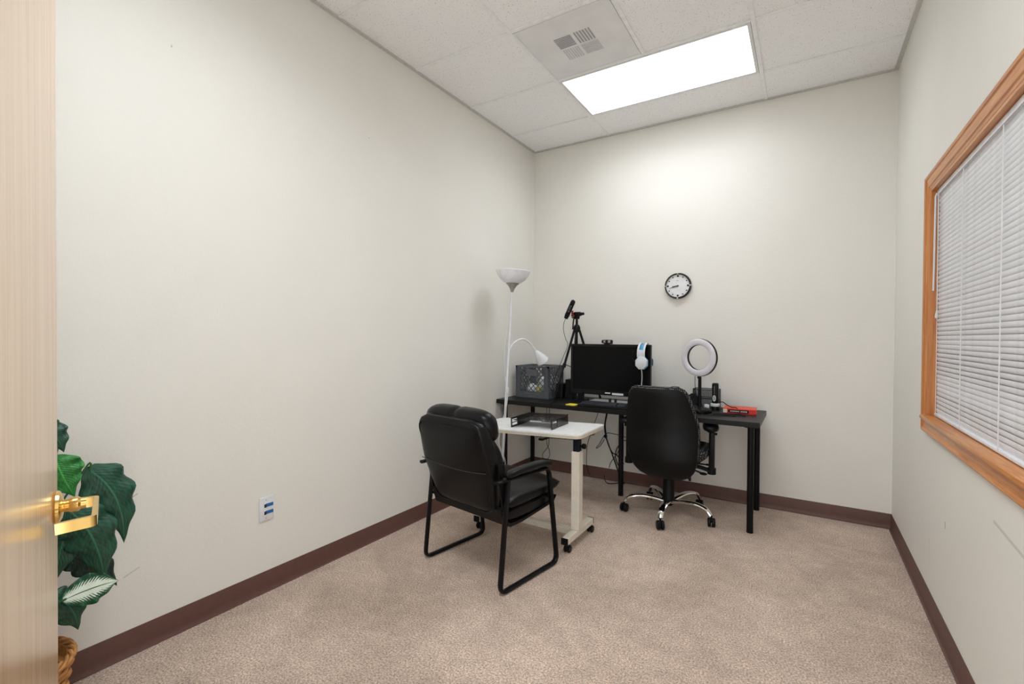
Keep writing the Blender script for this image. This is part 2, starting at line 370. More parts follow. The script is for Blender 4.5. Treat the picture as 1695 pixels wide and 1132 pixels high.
# ------------------------------------------------------------------ object helpers
def mesh_data(name, g, material, sharp=35):
    if isinstance(g, list): g = join(g)
    me = bpy.data.meshes.new(name); me.from_pydata([tuple(p) for p in g[0]], [], g[1])
    bm = bmesh.new(); bm.from_mesh(me); bmesh.ops.remove_doubles(bm, verts=bm.verts, dist=1e-6)
    bmesh.ops.recalc_face_normals(bm, faces=bm.faces); bm.to_mesh(me); bm.free()
    me.materials.append(M[material])
    for p in me.polygons: p.use_smooth = True
    me.set_sharp_from_angle(angle=math.radians(sharp))
    return me
def obj(name, g, material, parent=None, label=None, cat=None, group=None, kind=None, loc=None, rot=None, sharp=35):
    me = g if isinstance(g, bpy.types.Mesh) else mesh_data(name, g, material, sharp)
    o = bpy.data.objects.new(name, me); COL.objects.link(o)
    if parent is not None: o.parent = parent
    if loc is not None: o.location = loc
    if rot is not None: o.rotation_euler = rot
    if label: o['label'] = label
    if cat: o['category'] = cat
    if group: o['group'] = group
    if kind: o['kind'] = kind
    return o
def thing(name, label, cat, loc=(0, 0, 0), rot=(0, 0, 0), group=None, kind=None):
    o = bpy.data.objects.new(name, None); COL.objects.link(o); o.empty_display_size = 0.05
    o.location = loc; o.rotation_euler = rot; o['label'] = label; o['category'] = cat
    if group: o['group'] = group
    if kind: o['kind'] = kind
    return o
def copy_part(src, parent, loc=None, rot=None):
    o = src.copy(); COL.objects.link(o); o.parent = parent
    if loc is not None: o.location = loc
    if rot is not None: o.rotation_euler = rot
    return o
def text_geo(s, size, depth, m):
    cu = bpy.data.curves.new('lettering', 'FONT'); cu.body = s; cu.size = size; cu.extrude = depth; cu.align_x = 'CENTER'; cu.align_y = 'CENTER'; cu.resolution_u = 2
    t = bpy.data.objects.new('lettering', cu); COL.objects.link(t)
    bpy.context.view_layer.update()
    me = bpy.data.meshes.new_from_object(t.evaluated_get(bpy.context.evaluated_depsgraph_get()))
    g = ([tuple(m @ v.co) for v in me.vertices], [tuple(p.vertices) for p in me.polygons])
    bpy.data.objects.remove(t); bpy.data.curves.remove(cu); bpy.data.meshes.remove(me)
    return g

# ================================================================== ROOM SHELL
T = 0.12
WY0, WY1, WZ0, WZ1 = -2.55, -1.07, 0.90, 1.964          # window opening in the right wall
DX0, DX1, DZ = 1.823, 2.70, 2.10                           # doorway in the front wall
obj('floor', b2(-T, W+T, YF-T-1.2, T, -0.08, 0.0), 'carpet', label='beige cut pile carpet floor of the office', cat='floor', kind='structure')
obj('wall_left', b2(-T, 0, YF-T, T, 0, H+.12), 'wall_paint_left', label='long bare off-white wall left of the desk', cat='wall', kind='structure')
obj('wall_back', b2(0, W, 0, T, 0, H+.12), 'wall_paint', label='off-white end wall with the clock above the black desk', cat='wall', kind='structure')
obj('wall_right', [b2(W, W+T, YF-T, T, 0, WZ0), b2(W, W+T, YF-T, T, WZ1, H+.12), b2(W, W+T, WY1, T, WZ0, WZ1), b2(W, W+T, YF-T, WY0, WZ0, WZ1)],
    'wall_paint_right', label='off-white wall with the oak framed window', cat='wall', kind='structure')
obj('wall_front', [b2(0, DX0, YF-T, YF, 0, H+.12), b2(DX1, W, YF-T, YF, 0, H+.12), b2(DX0, DX1, YF-T, YF, DZ, H+.12)],
    'wall_paint', label='off-white wall around the doorway behind the viewer', cat='wall', kind='structure')
obj('wall_light_blocker', [b2(W+1.3, W+1.36, YF-T, T, 0, H+.12), b2(W+T, W+1.3, YF-T, T, H+.1, H+.12), b2(W+T, W+1.3, 0, T, 0, H+.1), b2(W+T, W+1.3, YF-T, YF-T+.05, 0, H+.1), b2(W+T, W+1.3, YF-T+.05, 0, -.08, 0)],
    'wall_paint', label='added unseen walls keeping outside light off the window blind', cat='wall', kind='structure')  # added shell out of view, blocks world light behind the blind
# cove base
def cove(a, b, inward):
    """rubber cove base from a to b (floor points), profile pointing inward"""
    A = Vector(a); B = Vector(b); n = Vector(inward)
    prof = [(0, 0), (0.016, 0), (0.016, 0.002), (0.009, 0.005), (0.005, 0.013), (0.0035, 0.03), (0.0035, 0.096), (0.002, 0.1), (0, 0.1)]
    r = [[P+n*d+Vector((0, 0, z)) for d, z in prof] for P in (A, B)]
    return loft(r)
obj('baseboard_left', cove((0, YF, 0), (0, 0, 0), (1, 0, 0)), 'baseboard_rubber', label='dark brown rubber baseboard along the left wall', cat='baseboard', kind='structure')
obj('baseboard_back', cove((0, 0, 0), (W, 0, 0), (0, -1, 0)), 'baseboard_rubber', label='dark brown rubber baseboard behind the desk', cat='baseboard', kind='structure')
obj('baseboard_right', cove((W, 0, 0), (W, YF, 0), (-1, 0, 0)), 'baseboard_rubber', label='dark brown rubber baseboard under the window', cat='baseboard', kind='structure')
obj('baseboard_front', cove((0, YF, 0), (DX0-.06, YF, 0), (0, 1, 0)), 'baseboard_rubber', label='dark brown rubber baseboard behind the open door', cat='baseboard', kind='structure')

# ---- suspended ceiling
ceil = obj('ceiling', b2(-T, W+T, YF-T, T, H+.12, H+.16), 'plenum', label='white suspended ceiling of speckled acoustic tiles', cat='ceiling', kind='structure')
FT2 = 0.6096
XC = [0.0, 0.7544, 1.9736, W]
YR = [0.0] + [-0.4255-FT2*i for i in range(7)]
YR = [y for y in YR if y > YF] + [YF]
LIGHTS = [(1, 1), (1, 5)]            # column, row cells that hold a ceiling light; the second is added
VENT = (1, 2)
def tile(x0, x1, y0, y1):
    obj('ceiling_tile', b2(x0+.003, x1-.003, y1+.003, y0-.003, H+.0025, H+.018), 'acoustic_tile', ceil)
for ci in range(3):
    for ri in range(len(YR)-1):
        x0, x1, y0, y1 = XC[ci], XC[ci+1], YR[ri], YR[ri+1]
        if (ci, ri) in LIGHTS: continue
        if (ci, ri) == VENT: tile(x0+FT2, x1, y0, y1); continue
        tile(x0, x1, y0, y1)
for x in XC[1:3]: obj('main_tee', b2(x-.012, x+.012, YF, 0, H-.004, H+.002, .001, 1), 'grid_white', ceil)
for y in YR[1:-1]:
    for ci in range(3): obj('cross_tee', b2(XC[ci]+.0125, XC[ci+1]-.0125, y-.012, y+.012, H-.0037, H+.002, .001, 1), 'grid_white', ceil)
xv = XC[1]+FT2
obj('cross_tee', b2(xv-.012, xv+.012, YR[3]+.0125, YR[2]-.0125, H-.0037, H+.002, .001, 1), 'grid_white', ceil)
obj('wall_angle', b2(0, .022, YF, 0, H-.006, H+.001), 'wall_angle', ceil)
obj('wall_angle', b2(W-.022, W, YF, 0, H-.006, H+.001), 'wall_angle', ceil)
obj('wall_angle', b2(.0222, W-.0222, -.022, 0, H-.006, H+.001), 'wall_angle', ceil)
# ---- ceiling lights
def troffer(ci, ri, label, watts):
    x0, x1, y0, y1 = XC[ci]+.014, XC[ci+1]-.014, YR[ri+1]+.014, YR[ri]-.014
    t = thing('ceiling_light', label, 'light', ((x0+x1)/2, (y0+y1)/2, H), group='recessed ceiling lights')
    w, d = (x1-x0)/2, (y1-y0)/2
    fr = [b2(-w, w, -d, -d+.018, -.004, .03), b2(-w, w, d-.018, d, -.004, .03), b2(-w, -w+.018, -d+.018, d-.018, -.004, .03), b2(w-.018, w, -d+.018, d-.018, -.004, .03)]
    obj('frame', fr, 'white_metal', t)
    obj('diffuser', b2(-w+.0185, w-.0185, -d+.0185, d-.0185, .004, .010), 'diffuser', t)
    obj('housing', b2(-w, w, -d, d, .031, .10), 'white_metal', t)
    ld = bpy.data.lights.new('tubes', 'AREA'); ld.shape = 'RECTANGLE'; ld.size = 2*w-.04; ld.size_y = 2*d-.04; ld.energy = watts; ld.spread = math.radians(152); ld.color = (.865, .93, 1.0)
    lo = bpy.data.objects.new('tubes', ld); COL.objects.link(lo); lo.parent = t; lo.location = (0, 0, .002)
troffer(1, 1, 'bright rectangular ceiling light in front of the end wall', LAMP_W[0])
troffer(1, 5, 'added rectangular ceiling light near the doorway, unseen behind the viewer', LAMP_W[1])  # added out of view to brighten the front half of the room
# ---- air vent
vx, vy = XC[1]+FT2/2, (YR[2]+YR[3])/2
vt = thing('air_vent', 'square grey perforated ceiling vent with four louvre patches', 'vent', (vx, vy, H))
hv = FT2/2-.014
obj('panel', b2(-hv, hv, -hv, hv, -.003, .004, .001, 1), 'vent_panel', vt)
obj('frame', [b2(-hv, hv, -hv, -hv+.008, -.006, -.003), b2(-hv, hv, hv-.008, hv, -.006, -.003), b2(-hv, -hv+.008, -hv+.008, hv-.008, -.006, -.003), b2(hv-.008, hv, -hv+.008, hv-.008, -.006, -.003)], 'vent_panel', vt)
q = 0.108
for (cx, cy, along, mt, nsl) in ((-.062, -.062, 0, 'vent_louvre', 8), (.062, -.062, 1, 'vent_louvre', 6), (.062, .062, 0, 'vent_louvre_pale', 7), (-.062, .062, 1, 'vent_louvre_pale', 7)):
    for k in range(nsl):
        d = (k+.5)/nsl*q-q/2
        c = (cx, cy+d, -.0042) if along == 0 else (cx+d, cy, -.0042)
        s = (q, q/nsl*.55, .0028) if along == 0 else (q/nsl*.5, q, .0028)
        obj('louvre', box(c, s, .0008, 1), mt, vt)

# ---- window in the right wall
obj('window_1', [b2(W+.085, W+.115, WY0, WY1, WZ0, WZ0+.04), b2(W+.085, W+.115, WY0, WY1, WZ1-.04, WZ1), b2(W+.085, W+.115, WY0, WY0+.04, WZ0+.04, WZ1-.04), b2(W+.085, W+.115, WY1-.04, WY1, WZ0+.04, WZ1-.04)],
    'honey_oak_long', label='window behind the white mini blind', cat='window', kind='structure')
win = bpy.data.objects['window_1']
obj('glass_pane', b2(W+.097, W+.103, WY0+.04, WY1-.04, WZ0+.04, WZ1-.04), 'glass_pane', win)
trim = thing('trim_1', 'honey oak casing with moulded edges around the window', 'trim', (0, 0, 0), kind='structure')
def casing(outer0, outer1, inner0, inner1):
    """moulded casing piece between two mitres; points on the wall plane x=W (y,z)"""
    prof = [(0.0, 0.0), (0.0, .020), (.006, .023), (.014, .021), (.017, .016), (.044, .014), (.048, .018), (.056, .018), (.060, .013), (.070, .011), (.070, 0.0)]
    rings = []
    for (oy, oz), (iy, iz) in ((outer0, inner0), (outer1, inner1)):
        rings.append([(W-d, oy+(iy-oy)*s/.07, oz+(iz-oz)*s/.07) for s, d in prof])
    return loft(rings)
oy1, oy0, oz1, oz0 = -1.0, WY0-.07, 2.034, .827
obj('casing', casing((oy1, oz0), (oy1, oz1), (WY1, WZ0), (WY1, WZ1)), 'honey_oak_upright', trim)
obj('casing', casing((oy1, oz1), (oy0, oz1), (WY1, WZ1), (WY0, WZ1)), 'honey_oak_long', trim)
obj('casing', casing((oy0, oz1), (oy0, oz0), (WY0, WZ1), (WY0, WZ0)), 'honey_oak_upright', trim)
obj('casing', casing((oy0, oz0), (oy1, oz0), (WY0, WZ0), (WY1, WZ0)), 'honey_oak_long', trim)
obj('window_stool', b2(W-.036, W+.085, WY0-.02, WY1+.02, WZ0-.012, WZ0+.006, .005, 2), 'honey_oak_long', trim)
obj('jamb', b2(W-.010, W+.085, WY1-.012, WY1, WZ0+.006, WZ1), 'honey_oak_upright', trim)
obj('jamb', b2(W-.010, W+.085, WY0, WY0+.012, WZ0+.006, WZ1), 'honey_oak_upright', trim)
obj('jamb', b2(W-.010, W+.085, WY0+.012, WY1-.012, WZ1-.012, WZ1), 'honey_oak_long', trim)
# ---- mini blind
BX = W+.022
by0, by1 = WY0+.018, WY1-.020
bl = thing('window_blind', 'white horizontal mini blind hanging in the oak window frame', 'blind', (BX, (by0+by1)/2, WZ0+.006))
hl = (by1-by0)/2; bz1 = WZ1-.014-(WZ0+.006)
obj('headrail', [b2(-.013, .013, -hl, hl, bz1-.026, bz1, .002, 1), b2(-.016, -.013, -hl, hl, bz1-.026, bz1-.021)], 'blind_white', bl)
obj('bottom_rail', b2(-.012, .012, -hl, hl, .003, .015, .003, 2), 'blind_white', bl)
nsl = 51; z0s, z1s = .026, bz1-.036
sec = []
for k in range(7):
    t = k/6*2-1; sec.append((.0125*t, -.0026*(1-t*t)))
rings = [[(x, yy, z) for x, z in sec]+[(x, yy, z-.0005) for x, z in reversed(sec)] for yy in (-hl, hl)]
slat_me = mesh_data('slat', loft(rings), 'blind_white')
tilt = math.radians(71)
for k in range(nsl):
    z = z0s+(z1s-z0s)*k/(nsl-1)
    o = obj('slat', slat_me, 'blind_white', bl, loc=(0, random.uniform(-.001, .001), z), rot=(random.uniform(-.0012, .0012), tilt+random.uniform(-.05, .05)+(0.12 if k < 9 else 0), 0))
for yc in (-1.13, -1.52, -1.95, -2.38):
    yl = yc-(by0+by1)/2
    obj('ladder_cord', [cyl((-.0135, yl, .012), (-.0135, yl, bz1-.02), .0011, n=6), cyl((-.0135, yl+.006, .012), (-.0135, yl+.006, bz1-.02), .0008, n=6)], 'cord_white', bl)
obj('tilt_wand', [cyl((-.022, hl-.022, bz1-.03), (-.024, hl-.018, .58), .0036, n=6), cyl((-.018, hl-.022, bz1-.018), (-.022, hl-.022, bz1-.032), .003, n=6)], 'white_plastic', bl)
obj('lift_cord', [tube(smooth_path([(-.018, hl-.045, bz1-.02), (-.0175, hl-.05, .75), (-.017, hl-.048, .48)]), .0011, 6), lathe([(.001, .02), (.005, .0), (.006, -.014), (.004, -.018)], 10, Matrix.Translation((-.017, hl-.048, .47)))], 'cord_white', bl)

# ---- doorway and door
obj('trim_2', [b2(DX0-.06, DX0, YF, YF+.016, 0, DZ+.06, .003, 1), b2(DX1, W-.002, YF, YF+.016, 0, DZ+.06, .003, 1), b2(DX0, DX1, YF, YF+.016, DZ, DZ+.06, .003, 1)], 'honey_oak_upright', label='honey oak frame around the doorway', cat='trim', kind='structure')
ang = math.atan2(-3.657+3.937, .957-1.823)
DL = math.hypot(.866, .280)
door = thing('door_1', 'pale maple door standing open with a brass lever', 'door', (1.823, -3.937, 0.012), (0, 0, ang), kind='structure')
# local: x along the leaf from the hinge, visible face at y=0, thickness towards +y (away from the viewer)
obj('leaf', b2(.0, DL, 0.0, .044, 0, 2.07, .0015, 1), 'door_maple', door)
hx, hz = DL-.066, .915
lev = obj('lever_handle', [lathe([(.0, .0), (.029, .0), (.031, .003), (.030, .008), (.022, .012), (.012, .014)], 28, Matrix.Translation((hx, 0, hz)) @ Matrix.Rotation(PI/2, 4, 'X')),
    lathe([(.011, .010), (.012, .02), (.0145, .024), (.0145, .034), (.011, .038), (.0105, .046)], 20, Matrix.Translation((hx, 0, hz)) @ Matrix.Rotation(PI/2, 4, 'X'))], 'brass', door)
obj('grip', bar(fillet([(hx, -.040, hz), (hx, -.061, hz), (hx-.125, -.061, hz-.002), (hx-.128, -.010, hz-.004)], .006, 3), .008, .019, hint=(0, 0, 1)), 'brass', lev)
obj('latch_plate', b2(DL-.0005, DL+.0015, .010, .034, hz-.028, hz+.028), 'brass', door)
for hzz in (.2, 1.0, 1.85): obj('hinge', cyl((-.004, -.006, hzz), (-.004, -.006, hzz+.09), .006, n=10), 'brass', door)

# ================================================================== FURNITURE
DZ0 = 0.727                              # desk surface
# ---- desk
dk = thing('desk', 'long black wood desk against the end wall', 'desk', (1.005, -.34, 0))
obj('desktop', b2(-1.0, 1.0, -.30, .30, DZ0-.034, DZ0, .0015, 1), 'desk_wood', dk)
for lx, ly in ((-.945, -.24), (-.945, .24), (.945, -.235), (.945, .24), (.0, .0)):
    obj('leg', [cyl((lx, ly, .0), (lx, ly, DZ0-.040), .020, n=20), cyl((lx, ly, DZ0-.042), (lx, ly, DZ0-.034), .046, n=20), cyl((lx, ly, 0.0), (lx, ly, .012), .0208, n=20)], 'black_metal', dk)

# ---- guest chair (local: x right, y forward, origin between the rear feet)
gc = thing('guest_chair', 'black leather guest chair with sled legs and padded arms', 'chair', (.715, -2.035, 0), (0, 0, -math.atan2(.165, .986)))
def on_back(z, u, dn=0.0):
    """point on the reclined rear face of the backrest; dn = forward offset"""
    return (u, .012-(z-.37)*.300+dn*.96, z+dn*.27)
HB = .262
for sx in (-1, 1):
    x = sx*.288
    loop = fillet([(x, -.022, .556), (x, .385, .552), (x, .468, .011), (x, .0, .011), (x, .055, .556)], .045, 6)
    loop[0] = Vector((x, -.03, .558))
    obj('side_frame', tube(loop, .0165, 10, r2=.0085, hint=(1, 0, 0)) if False else tube(loop, .0095, 10, r2=.0165, hint=(1, 0, 0)), 'black_metal', gc)
    # arm pad
    rings = []
    for k in range(15):
        t = k/14; y = .035+.375*t; zc = .578+.012*math.sin(PI*t)-.012*max(0, t-.8)*5*.8; e = min(1, (t+.02)*9, (1.02-t)*9)**.5
        rings.append([(x+sx*.002+p*e, y, zc+q*e) for p, q in (sellipse(2*PI*j/16, .026, .017, 2.8) for j in range(16))])
    obj('arm_pad', loft(rings), 'black_leather', gc)
    obj('back_bracket', bar([(sx*.268, .055, .40), (sx*.272, .035, .50), (sx*.274, .012, .635)], .008, .035, hint=(0, 1, 0)), 'black_metal', gc)
    obj('bolt', lathe([(0, 0), (.012, 0), (.012, .008), (.008, .014), (0, .015)], 12, Matrix.Translation((x*1.02, .018, .565)) @ Matrix.Rotation(sx*PI/2, 4, 'Y')), 'black_plastic', gc)
# backrest: loft of rounded sections from bottom to top
rings = []
NB = 26
for k in range(NB+1):
    t = k/NB; z = .345+(.835-.345)*t
    e = min(1.0, (t/.10))**.5 if t < .10 else (max(0.0, (1-t)/.10)**.5 if t > .90 else 1.0)
    cr_ = .065; ze = min(z-.345, .835-z); qn = max(0, 1-ze/cr_); hw = (.225+.040*min(1, t/.5)-.022*max(0, t-.55)/.45)-cr_*(1-math.sqrt(max(0, 1-qn*qn))); th = (.045+.012*math.sin(PI*t))*(.30+.70*e)
    r = []
    for j in range(36):
        a, b = sellipse(2*PI*j/36, hw-.006, th, 5.0); r.append(on_back(z, a, th+b-.0+(.057-th)*.9))
    rings.append(r)
back = obj('backrest', loft(rings), 'black_leather', gc)
# piping round the rear panel and the cross seam
pp = []
for (u, z) in [(p[0], p[1]) for p in rrect(-.238, .238, .365, .812, .055, 6)]:
    hwz = (.225+.040*min(1, max(0, (z-.345)/.49)/.5)-.022*max(0, (z-.345)/.49-.55)/.45)/.262
    hw_ = hwz*.262-.006; th_ = .045+.012*math.sin(PI*(z-.345)/.49); t_ = (z-.345)/.49
    e_ = min(1.0, (t_/.10))**.5 if t_ < .10 else (max(0.0, (1-t_)/.10)**.5 if t_ > .90 else 1.0); th_ *= .30+.70*e_
    pp.append(on_back(z, u*hwz, th_-th_*max(0, 1-(abs(u*hwz)/hw_)**5)**.2+(.057-th_)*.9-.001))
obj('piping', tube(pp, .0035, 6, closed=True), 'black_leather', back)
obj('cross_seam', tube(smooth_path([on_back(.60-.02*(1-(i/5-1)**2), (i/5-1)*.245, .0) for i in range(11)], 3), .0022, 6), 'seam_thread', back)
# headrest pillow
rings = []
for k in range(23):
    t = k/22*2-1; u = t*.248; e = (1-abs(t)**5)**.5 if abs(t) < 1 else 0.0; e = .25+.75*e
    dip = 1-.10*math.exp(-(t/.06)**2)
    rings.append([on_back(.775+q*e*dip, u, .118+p*e*dip-.028*(1-t*t)*0) for p, q in (sellipse(2*PI*j/22, .062, .088, 2.6) for j in range(22))])
obj('head_pillow', loft(rings), 'black_leather', gc)
# lumbar cushion in front of the backrest
rings = []
for k in range(15):
    t = k/14; z = .43+.28*t; e = max(.25, math.sin(PI*t)**.5)
    rings.append([on_back(z, a, .125+b) for a, b in (sellipse(2*PI*j/24, .238*(.86+.14*e), .045*e, 3) for j in range(24))])
obj('back_cushion', loft(rings), 'black_leather', gc)
# seat: cushion, base, pan
def pad(y0, y1, hw, zf, zr, th, ex=3.2, n=20, crown=.012):
    rings = []
    for k in range(n+1):
        t = k/n; y = y0+(y1-y0)*t; e = max(.22, (1-abs(2*t-1)**4.5)**.5); zc = zr+(zf-zr)*t
        rings.append([(a*(.93+.07*e), y, zc+b*e+(crown*(1-(a/hw)**2) if b > 0 else 0)) for a, b in (sellipse(2*PI*j/28, hw, th/2, ex) for j in range(28))])
    return loft(rings)
obj('seat_cushion', pad(.08, .545, .264, .428, .408, .080, ex=3.8), 'black_leather', gc)
obj('seat_base', pad(.070, .505, .258, .358, .352, .085, ex=4.5), 'black_leather', gc)
sp = [(.03, .40), (.055, .325), (.105, .300), (.20, .302), (.47, .335), (.485, .352)]
obj('seat_pan', loft([[(s*.262, y+dy, z+dz) for y, z, dy, dz in [(a, b, 0, 0) for a, b in sp]+[(a, b, .012, .016) for a, b in reversed(sp)]] for s in (-1, 1)]), 'black_vinyl', gc)
obj('cross_brace', [cyl((-.288, .41, .385), (.288, .41, .385), .008, n=8), cyl((-.288, .05, .37), (.288, .05, .37), .008, n=8)], 'black_metal', gc)

# ---- overbed table
ot = thing('rolling_table', 'white topped rolling side table on a cream column stand', 'table', (.76, -1.30, 0))
tilt_t = Matrix.Translation((1.10-.76, 0, .668)) @ Matrix.Rotation(-math.radians(2.3), 4, 'Y') @ Matrix.Translation((-(1.10-.76), 0, -.668))
X0, X1, Y0, Y1 = .30-.76, 1.118-.76, -1.415+1.30, -.985+1.30
obj('tabletop', xf(prism(rrect(X0, X1, Y0, Y1, .045, 6), .672, .680), tilt_t), 'table_white', ot)
obj('top_edge', xf(join([prism(rrect(X0+.0005, X1-.0005, Y0+.0005, Y1-.0005, .045, 6), .6545, .6605), prism(rrect(X0+.0005, X1-.0005, Y0+.0005, Y1-.0005, .045, 6), .6665, .672), prism(rrect(X0+.002, X1-.002, Y0+.002, Y1-.002, .045, 6), .6600, .6668)]), tilt_t), 'table_edge', ot)
cxl, cyl_ = 1.068-.76, -1.335+1.30
obj('top_bracket', xf(join([b2(cxl-.28, cxl+.025, cyl_-.03, cyl_+.03, .638, .654, .002, 1), b2(cxl-.20, cxl-.17, cyl_-.13, cyl_+.13, .640, .654)]), tilt_t), 'black_metal', ot)
obj('inner_column', b2(cxl-.019, cxl+.019, cyl_-.022, cyl_+.022, .50, .645, .002, 1), 'steel_dark', ot)
obj('column', b2(cxl-.026, cxl+.026, cyl_-.029, cyl_+.029, .090, .566, .003, 1), 'table_cream', ot)
kn = obj('height_knob', [lathe([(.005, .0), (.006, .012), (.014, .014), (.017, .020), (.016, .034), (.010, .038)], 14, Matrix.Translation((cxl+.019, cyl_, .600)) @ Matrix.Rotation(PI/2, 4, 'Y'))], 'black_plastic', ot)
obj('lever', bar(smooth_path([(cxl, cyl_+.02, .648), (cxl+.01, cyl_+.09, .643), (cxl+.02, cyl_+.16, .640)], 4), .014, .006), 'black_plastic', ot)
obj('lever_tip', box((cxl+.022, cyl_+.172, .640), (.03, .034, .009), .003, 1), 'silver', ot)
obj('crossbar', b2(.455-.76, 1.045-.76, -1.352+1.30, -1.312+1.30, .050, .088, .002, 1), 'table_cream', ot)
def foot(x):
    obj('foot_bar', b2(x-.021, x+.021, -1.50+1.30, -1.12+1.30, .052, .090, .002, 1), 'table_cream', ot)
    for y, s in ((-1.50+1.30, -1), (-1.12+1.30, 1)):
        obj('end_cap', box((x, y+s*.004, .071), (.0425, .010, .0385), .002, 1), 'black_plastic', ot)
        yc = y-s*.018
        c = obj('caster', [cyl((x, yc, .040), (x, yc, .054), .007, n=10), box((x+.006, yc+.004, .036), (.016, .034, .022), .006, 2)], 'black_plastic', ot)
        for dx in (-.006, .018):
            obj('wheel', lathe([(0, -.007), (.018, -.007), (.022, -.003), (.022, .003), (.018, .007), (0, .007)], 18, Matrix.Translation((x+dx, yc+.008, .022)) @ Matrix.Rotation(PI/2, 4, 'Y')), 'black_plastic', c)
foot(1.068-.76); foot(.435-.76)

# ---- letter tray on the rolling table
def ttop(x, y): # height of the tilted table top at world x
    return .680-math.tan(math.radians(2.3))*(1.10-x)+.0012
tr = thing('letter_tray', 'smoked brown plastic letter tray on the white table', 'tray', (.735, -1.20, ttop(.735, 0)), (0, -math.radians(2.3), math.radians(2)))
for sx in (-1, 1):
    xa_, xb_ = sx*.147-.003, sx*.147+.003
    sp_ = obj('side_panel', [b2(xa_, xb_, -.045, .130, 0, .062), b2(xa_, xb_, -.130, -.045, .0, .010), b2(xa_, xb_, -.130, -.045, .052, .062), b2(xa_, xb_, -.130, -.121, .010, .052), b2(xa_, xb_, -.121, -.045, .027, .032)], 'smoke_solid', tr)
    obj('edge_rail', b2(sx*.147-.005, sx*.147+.005, -.132, .132, .058, .065, .002, 1), 'smoke_solid', sp_)
obj('shelf', prism([(-.144, .130), (-.144, -.112), (-.07, -.112), (-.05, -.085), (.05, -.085), (.07, -.112), (.144, -.112), (.144, .130)], .044, .048), 'smoke_acrylic', tr)
obj('rear_lip', b2(-.144, .144, .126, .130, .048, .063), 'smoke_acrylic', tr)

# ---- office chair
oc = thing('office_chair', 'black swivel office chair with chrome star base at the desk', 'chair', (1.425, -.540, 0), (0, 0, math.radians(2)))
for k in range(5):
    a = math.radians(-88+72*k); d = Vector((math.cos(a), math.sin(a), 0))
    pth = smooth_path([d*.035+Vector((0, 0, .098)), d*.12+Vector((0, 0, .118)), d*.20+Vector((0, 0, .124)), d*.272+Vector((0, 0, .108)), d*.306+Vector((0, 0, .074))], 5)
    obj('star_leg', tube(pth, .024, 12, r2=.014, hint=(0, 0, 1), taper=lambda t: 1.15-.35*t), 'chrome', oc)
    s = Vector((-d.y, d.x, 0)); c = d*.308
    rot = Matrix.Translation(c) @ Matrix.Rotation(math.radians(-82)+random.uniform(-.35, .35), 4, 'Z')
    cs = obj('caster', [xf(cyl((0, 0, .045), (0, 0, .078), .006, n=8), rot), xf(box((-.004, 0, .042), (.036, .020, .026), .009, 2), rot)], 'black_plastic', oc)
    for sd in (-1, 1):
        obj('wheel', lathe([(0, -.010), (.023, -.010), (.0295, -.006), (.030, .004), (.026, .010), (0, .011)], 20, rot @ Matrix.Translation((0, sd*.0135, .030)) @ Matrix.Rotation(-sd*PI/2, 4, 'X')), 'black_plastic', cs)
obj('hub', lathe([(.0, .07), (.030, .07), (.042, .085), (.046, .112), (.040, .125), (.038, .30), (.022, .302), (.022, .36)], 24), 'black_plastic', oc)
obj('mechanism', [b2(-.10, .10, -.13, .13, .355, .398, .008, 2), b2(-.04, .04, -.20, -.10, .340, .385, .008, 2)], 'black_plastic', oc)
def opad(y0, y1, hw, zc, th, name, m):
    rings = []
    for k in range(21):
        t = k/20; y = y0+(y1-y0)*t; e = max(.2, (1-abs(2*t-1)**3.5)**.5)
        rings.append([(a*(.80+.20*e), y, zc+b*e+.015*(a/hw)**2) for a, b in (sellipse(2*PI*j/28, hw, th/2, 2.8) for j in range(28))])
    return obj(name, loft(rings), m, oc)
opad(-.21, .27, .268, .458, .120, 'seat', 'chair_fabric')
opad(-.18, .24, .225, .402, .022, 'seat_shell', 'black_plastic')
def byz(z):       # rear profile of the back shell (local y)
    ks = [(.30, -.205), (.36, -.262), (.44, -.290), (.52, -.283), (.62, -.262), (.72, -.262), (.82, -.274), (.925, -.290)]
    for (a, ya), (b, yb) in zip(ks, ks[1:]):
        if z <= b: t = (z-a)/(b-a); t = t*t*(3-2*t) if False else t; return ya+(yb-ya)*t
    return ks[-1][1]
def bhw(t):       # half width of the back over its height
    ks = [(0, .10), (.05, .165), (.12, .20), (.25, .225), (.40, .236), (.55, .238), (.70, .226), (.85, .207), (.93, .192), (.98, .170), (1.0, .14)]
    for (a, wa), (b, wb) in zip(ks, ks[1:]):
        if t <= b: return wa+(wb-wa)*(t-a)/(b-a)
    return ks[-1][1]
def back_loft(z0, z1, off, th, grow, bulge):
    rings = []; n = 40
    for k in range(n+1):
        t = k/n; z = z0+(z1-z0)*t; e = max(.12, (1-abs(2*t-1)**7)**.5); hw = bhw(t)*grow
        ys = (byz(z-.02)+byz(z)+byz(z+.02))/3
        r = []
        for j in range(40):
            a, b = sellipse(2*PI*j/40, hw, th/2, 3.0); wrap = .055*(a/.238)**2
            r.append((a-.085*(z-.45), ys+off+b*e+wrap+(bulge*(1-(a/hw)**2) if b > 0 else 0), z))
        rings.append(r)
    return loft(rings)
obj('back_shell', back_loft(.305, .920, .018, .036, 1.0, 0), 'black_vinyl', oc, sharp=60)
obj('back_cushion', back_loft(.325, .932, .058, .070, 1.03, .015), 'chair_fabric', oc, sharp=60)
obj('back_bar', bar(smooth_path([(0, -.12, .36), (0, -.19, .37), (0, -.225, .44), (0, -.21, .55)], 5), .06, .014, hint=(1, 0, 0)) if False else bar(smooth_path([(0, -.10, .36), (0, -.17, .36), (0, -.22, .40)], 5), .07, .012), 'black_plastic', oc)
